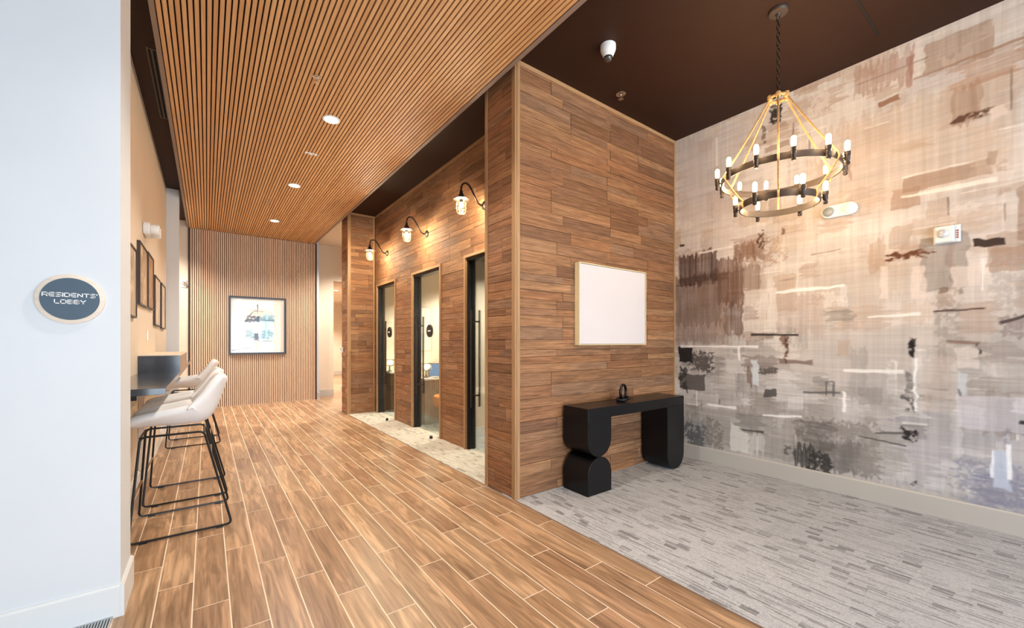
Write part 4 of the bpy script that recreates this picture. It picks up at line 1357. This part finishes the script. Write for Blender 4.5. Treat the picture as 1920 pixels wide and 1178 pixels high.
# ------------------------------------------------------------------ devices on the mural wall
MX = 4.5485
el2 = thing('emergency_light', 'white oblong emergency light on the mural under the chandelier', 'emergency light', (MX, 1.187, 2.53))
ya, yb, zc, rh = 1.06, 1.318, 2.532, 0.055
prof = [(yb - rh + rh * math.cos(math.radians(-90 + 180 * i / 12)), zc + rh * math.sin(math.radians(-90 + 180 * i / 12))) for i in range(13)] + \
       [(ya + rh + rh * math.cos(math.radians(90 + 180 * i / 12)), zc + rh * math.sin(math.radians(90 + 180 * i / 12))) for i in range(13)]
MB().prism(prof, MX - 0.045, MX, 'x').build('housing', 'white_plastic', el2, smooth=True, bevel=0.006)
for y in (ya + rh, yb - rh):
    MB().lathe([(0.043, -.046), (0.041, -.058), (0.03, -.064)], (MX, y, zc), 20, 'x').build('lamp_head', 'white_plastic' if y < 1.2 else 'grey_plastic', el2, smooth=True)
st = thing('fire_strobe', 'white fire alarm strobe with clear lens on the mural', 'fire alarm', (MX, 0.525, 2.18))
MB().box(MX - .012, MX, 0.456, 0.60, 2.115, 2.245).build('back_plate', 'white_plastic', st, bevel=0.003)
MB().box(MX - .045, MX - .0122, 0.488, 0.59, 2.118, 2.242).build('housing', 'white_plastic', st, bevel=0.006)
MB().lathe([(0.033, -.046), (0.030, -.058), (0.016, -.068), (0.002, -.070)], (MX, 0.545, 2.185), 20, 'x').build('lens', 'strobe_lens', st, smooth=True)
fl = MB()
for i in range(4):
    zt = 2.205 - i * .017
    fl.box(MX - .0135, MX - .0122, 0.466, 0.476, zt - .011, zt).box(MX - .0135, MX - .0122, 0.4795, 0.4825, zt - .011, zt)
fl.build('lettering', 'red_ink', st, label='red upright lettering')
st2 = thing('fire_strobe', 'small white fire alarm strobe beside the slatted end wall', 'fire alarm', (-0.39, 10.5, 2.5))
MB().box(-0.425, -0.33, 10.485, 10.50, 2.45, 2.60).build('back_plate', 'white_plastic', st2, bevel=0.003)
MB().lathe([(0.035, -.001), (0.033, -.03), (0.018, -.045)], (-0.375, 10.485, 2.53), 16, 'y').build('lens', 'chrome', st2, smooth=True)

# wall control on the return face
tb = thing('thermostat', 'small white control box on the narrow plank return', 'thermostat', (2.12, 8.40, 1.2))
MB().box(2.085, 2.122, 8.33, 8.42, 1.15, 1.25).build('box', 'white_plastic', tb, bevel=0.004)
MB().box(2.083, 2.0848, 8.345, 8.405, 1.20, 1.235).build('window', 'grey_plastic', tb)

# door stops
for (x, y, lab) in ((2.49, 6.95, 'dark domed door stop in front of the far glass door'), (2.518, 5.28, 'dark domed door stop in front of the middle glass door')):
    ds = thing('door_stop', lab, 'door stop', (x, y, 0.003), group='door stops on the carpet strip')
    MB().lathe([(0.024, 0.003), (0.024, 0.008), (0.020, 0.010)], (x, y, 0), 18).build('base', 'bronze', ds, smooth=True)
    MB().lathe([(0.020, 0.010), (0.023, 0.02), (0.021, 0.038), (0.010, 0.046), (0.002, 0.047)], (x, y, 0), 18).build('bumper', 'black_wire', ds, smooth=True)

# office name discs on the glass
for (y, z, lab, nb) in ((7.35, 1.535, 'round dark room sign on the far glass door', 4), (5.67, 1.522, 'round dark room sign on the middle glass door', 5)):
    s = thing('room_sign', lab, 'sign', (2.676, y, z), group='room signs on the glass doors')
    MB().lathe([(0.094, -.001), (0.094, -.006)], (2.676, y, z), 36, 'x').build('face', 'bronze', s, smooth=True)
    MB().lathe([(0.100, .0125), (0.100, .014)], (2.676, y, z), 36, 'x').build('backing', 'sign_ring', s, smooth=True)  # pale disc added for the sign's offset double reflection in the glass
    mk = MB()
    for i in range(nb):
        mk.box(2.6685, 2.6698, y + .045 - i * .021 - .016, y + .045 - i * .021, z - .010, z + .010)
    mk.build('lettering', 'white_ink', s)

# ------------------------------------------------------------------ inside the offices
def desk(name, x0, x1, y0, y1, z, mat, label, cat='desk'):
    d = thing(name, label, cat, ((x0 + x1) / 2, (y0 + y1) / 2, 0))
    MB().box(x0, x1, y0, y1, z - .03, z).build('top', 'desk_top', d, bevel=0.003)
    MB().box(x0 + .02, x1 - .02, y0 + .03, y1 - .01, 0.004, z - .031).build('body', mat, d)
    n = int((x1 - x0 - .04) / .034)
    for i in range(n):
        piece('flute', z - .04, .012, .022, mat, (x0 + .037 + i * .034, y0 + .024, (z - .031) / 2 + .002), d, rot=(0, math.radians(90), 0))
    return d


desk('reception_desk', 2.82, 3.9, 6.16, 6.49, 0.762, 'desk_grey', 'grey fluted desk behind the middle glass door')
desk('reception_desk', 2.82, 3.9, 7.70, 8.03, 0.775, 'desk_dark', 'dark fluted desk behind the far glass door')


def desk_lamp(x, y, z, label):
    l = thing('table_lamp', label, 'table lamp', (x, y, z), group='lamps in the offices')
    MB().lathe([(0.055, 0.0), (0.055, .012), (0.02, .02), (0.012, .05), (0.012, .13)], (x, y, z), 18).build('base', 'bronze', l, smooth=True)
    MB().lathe([(0.085, .12), (0.095, .22), (0.095, .235)], (x, y, z), 22, caps=False).build('shade', 'jar_glass', l, smooth=True)
    for h_ in (.12, .235):
        rr_ = .085 if h_ < .2 else .095
        MB().tube([(x + rr_ * math.cos(t * math.pi / 12), y + rr_ * math.sin(t * math.pi / 12), z + h_) for t in range(24)], 0.003, 5, closed=True).build('shade_ring', 'bronze', l, smooth=True)
    MB().lathe([(0.012, .13), (0.03, .16), (0.034, .19), (0.02, .218), (0.002, .224)], (x, y, z), 16).build('bulb', 'bulb_white', l, smooth=True)
    point_light('table_lamp_light', (0, 0, .185), 16, SOFT, 0.048, l)


desk_lamp(2.935, 6.34, 0.762, 'lit table lamp on the grey fluted desk')
desk_lamp(2.865, 7.86, 0.775, 'lit table lamp on the dark fluted desk')
lp = thing('laptop', 'open laptop with a blue screen beside the lamp', 'laptop', (3.16, 6.3, 0.762))
MB().box(3.0, 3.32, 6.19, 6.38, 0.7625, 0.777).build('base', 'grey_plastic', lp, bevel=0.003)
scn = MB().prism([(6.375, 0.777), (6.388, 0.777), (6.448, 0.985), (6.436, 0.988)], 3.0, 3.32, 'x').build('lid', 'black_steel', lp)
MB().prism([(6.374, 0.784), (6.3752, 0.784), (6.4325, 0.980), (6.4312, 0.980)], 3.012, 3.308, 'x').build('screen', 'screen', scn)
oc = thing('office_chair', 'orange upholstered swivel chair behind the middle glass door', 'chair', (3.13, 5.86, 0))
MB().lathe([(0.02, .27), (0.17, .275), (0.25, .33), (0.285, .42), (0.275, .50), (0.24, .52), (0.22, .46), (0.02, .44)], (3.13, 5.86, 0), 28).build('seat', 'orange', oc, smooth=True, subsurf=1)
bk = MB()
prof = [(0.285, .45), (0.295, .62), (0.275, .70), (0.245, .70), (0.235, .60), (0.24, .45)]
V, F = [], []
for k in range(15):
    t = math.radians(-100 + 200 * k / 14)
    for (rr_, h_) in prof:
        V.append((3.13 + rr_ * math.cos(t), 5.86 + rr_ * math.sin(t), h_ - .06 * abs(k - 7) / 7 * (1 if h_ > .5 else 0)))
for k in range(14):
    for e in range(6):
        F.append((k * 6 + e, k * 6 + (e + 1) % 6, (k + 1) * 6 + (e + 1) % 6, (k + 1) * 6 + e))
F += [tuple(range(6)), tuple(reversed(range(14 * 6, 15 * 6)))]
MB().quad_mesh(V, F).build('backrest', 'orange', oc, smooth=True)
MB().lathe([(0.022, .06), (0.022, .27)], (3.13, 5.86, 0), 14).build('stem', 'chrome', oc, smooth=True)
for k in range(4):
    t = math.radians(45 + 90 * k)
    MB().tube([(3.13, 5.86, .075), (3.13 + .27 * math.cos(t), 5.86 + .27 * math.sin(t), .022)], [0.018, 0.012], 8).build('leg', 'chrome', oc, smooth=True)
downlight((3.6, 4.1, 2.62), 'round downlight on the ceiling of the office behind the wood corner', 0.06, OFFICE_W * .7, 'office and hallway downlights')
downlight((3.6, 5.8, 2.62), 'round downlight on the ceiling of the middle office', 0.06, OFFICE_W, 'office and hallway downlights')
downlight((3.6, 7.3, 2.62), 'round downlight on the ceiling of the far office', 0.06, OFFICE_W, 'office and hallway downlights')
downlight((3.09, 13.0, 2.9), 'round downlight on the cream hallway ceiling beyond the wood wall', 0.09, HALL_W, 'office and hallway downlights')
downlight((3.4, 16.0, 2.9), 'unseen downlight added to brighten the far end of the cream hallway', 0.09, HALL_W, 'office and hallway downlights')  # unseen lamp, added because the far hallway wall stayed dark
downlight((3.2, 9.7, H), 'unseen downlight added behind the narrow plank wall to brighten the hallway', 0.09, HALL_W, 'office and hallway downlights')  # unseen lamp, added to brighten the near part of the hallway
downlight((-1.3, 9.5, H), 'downlight of the side passage beyond the picture niche', 0.09, HALL_W, 'office and hallway downlights')
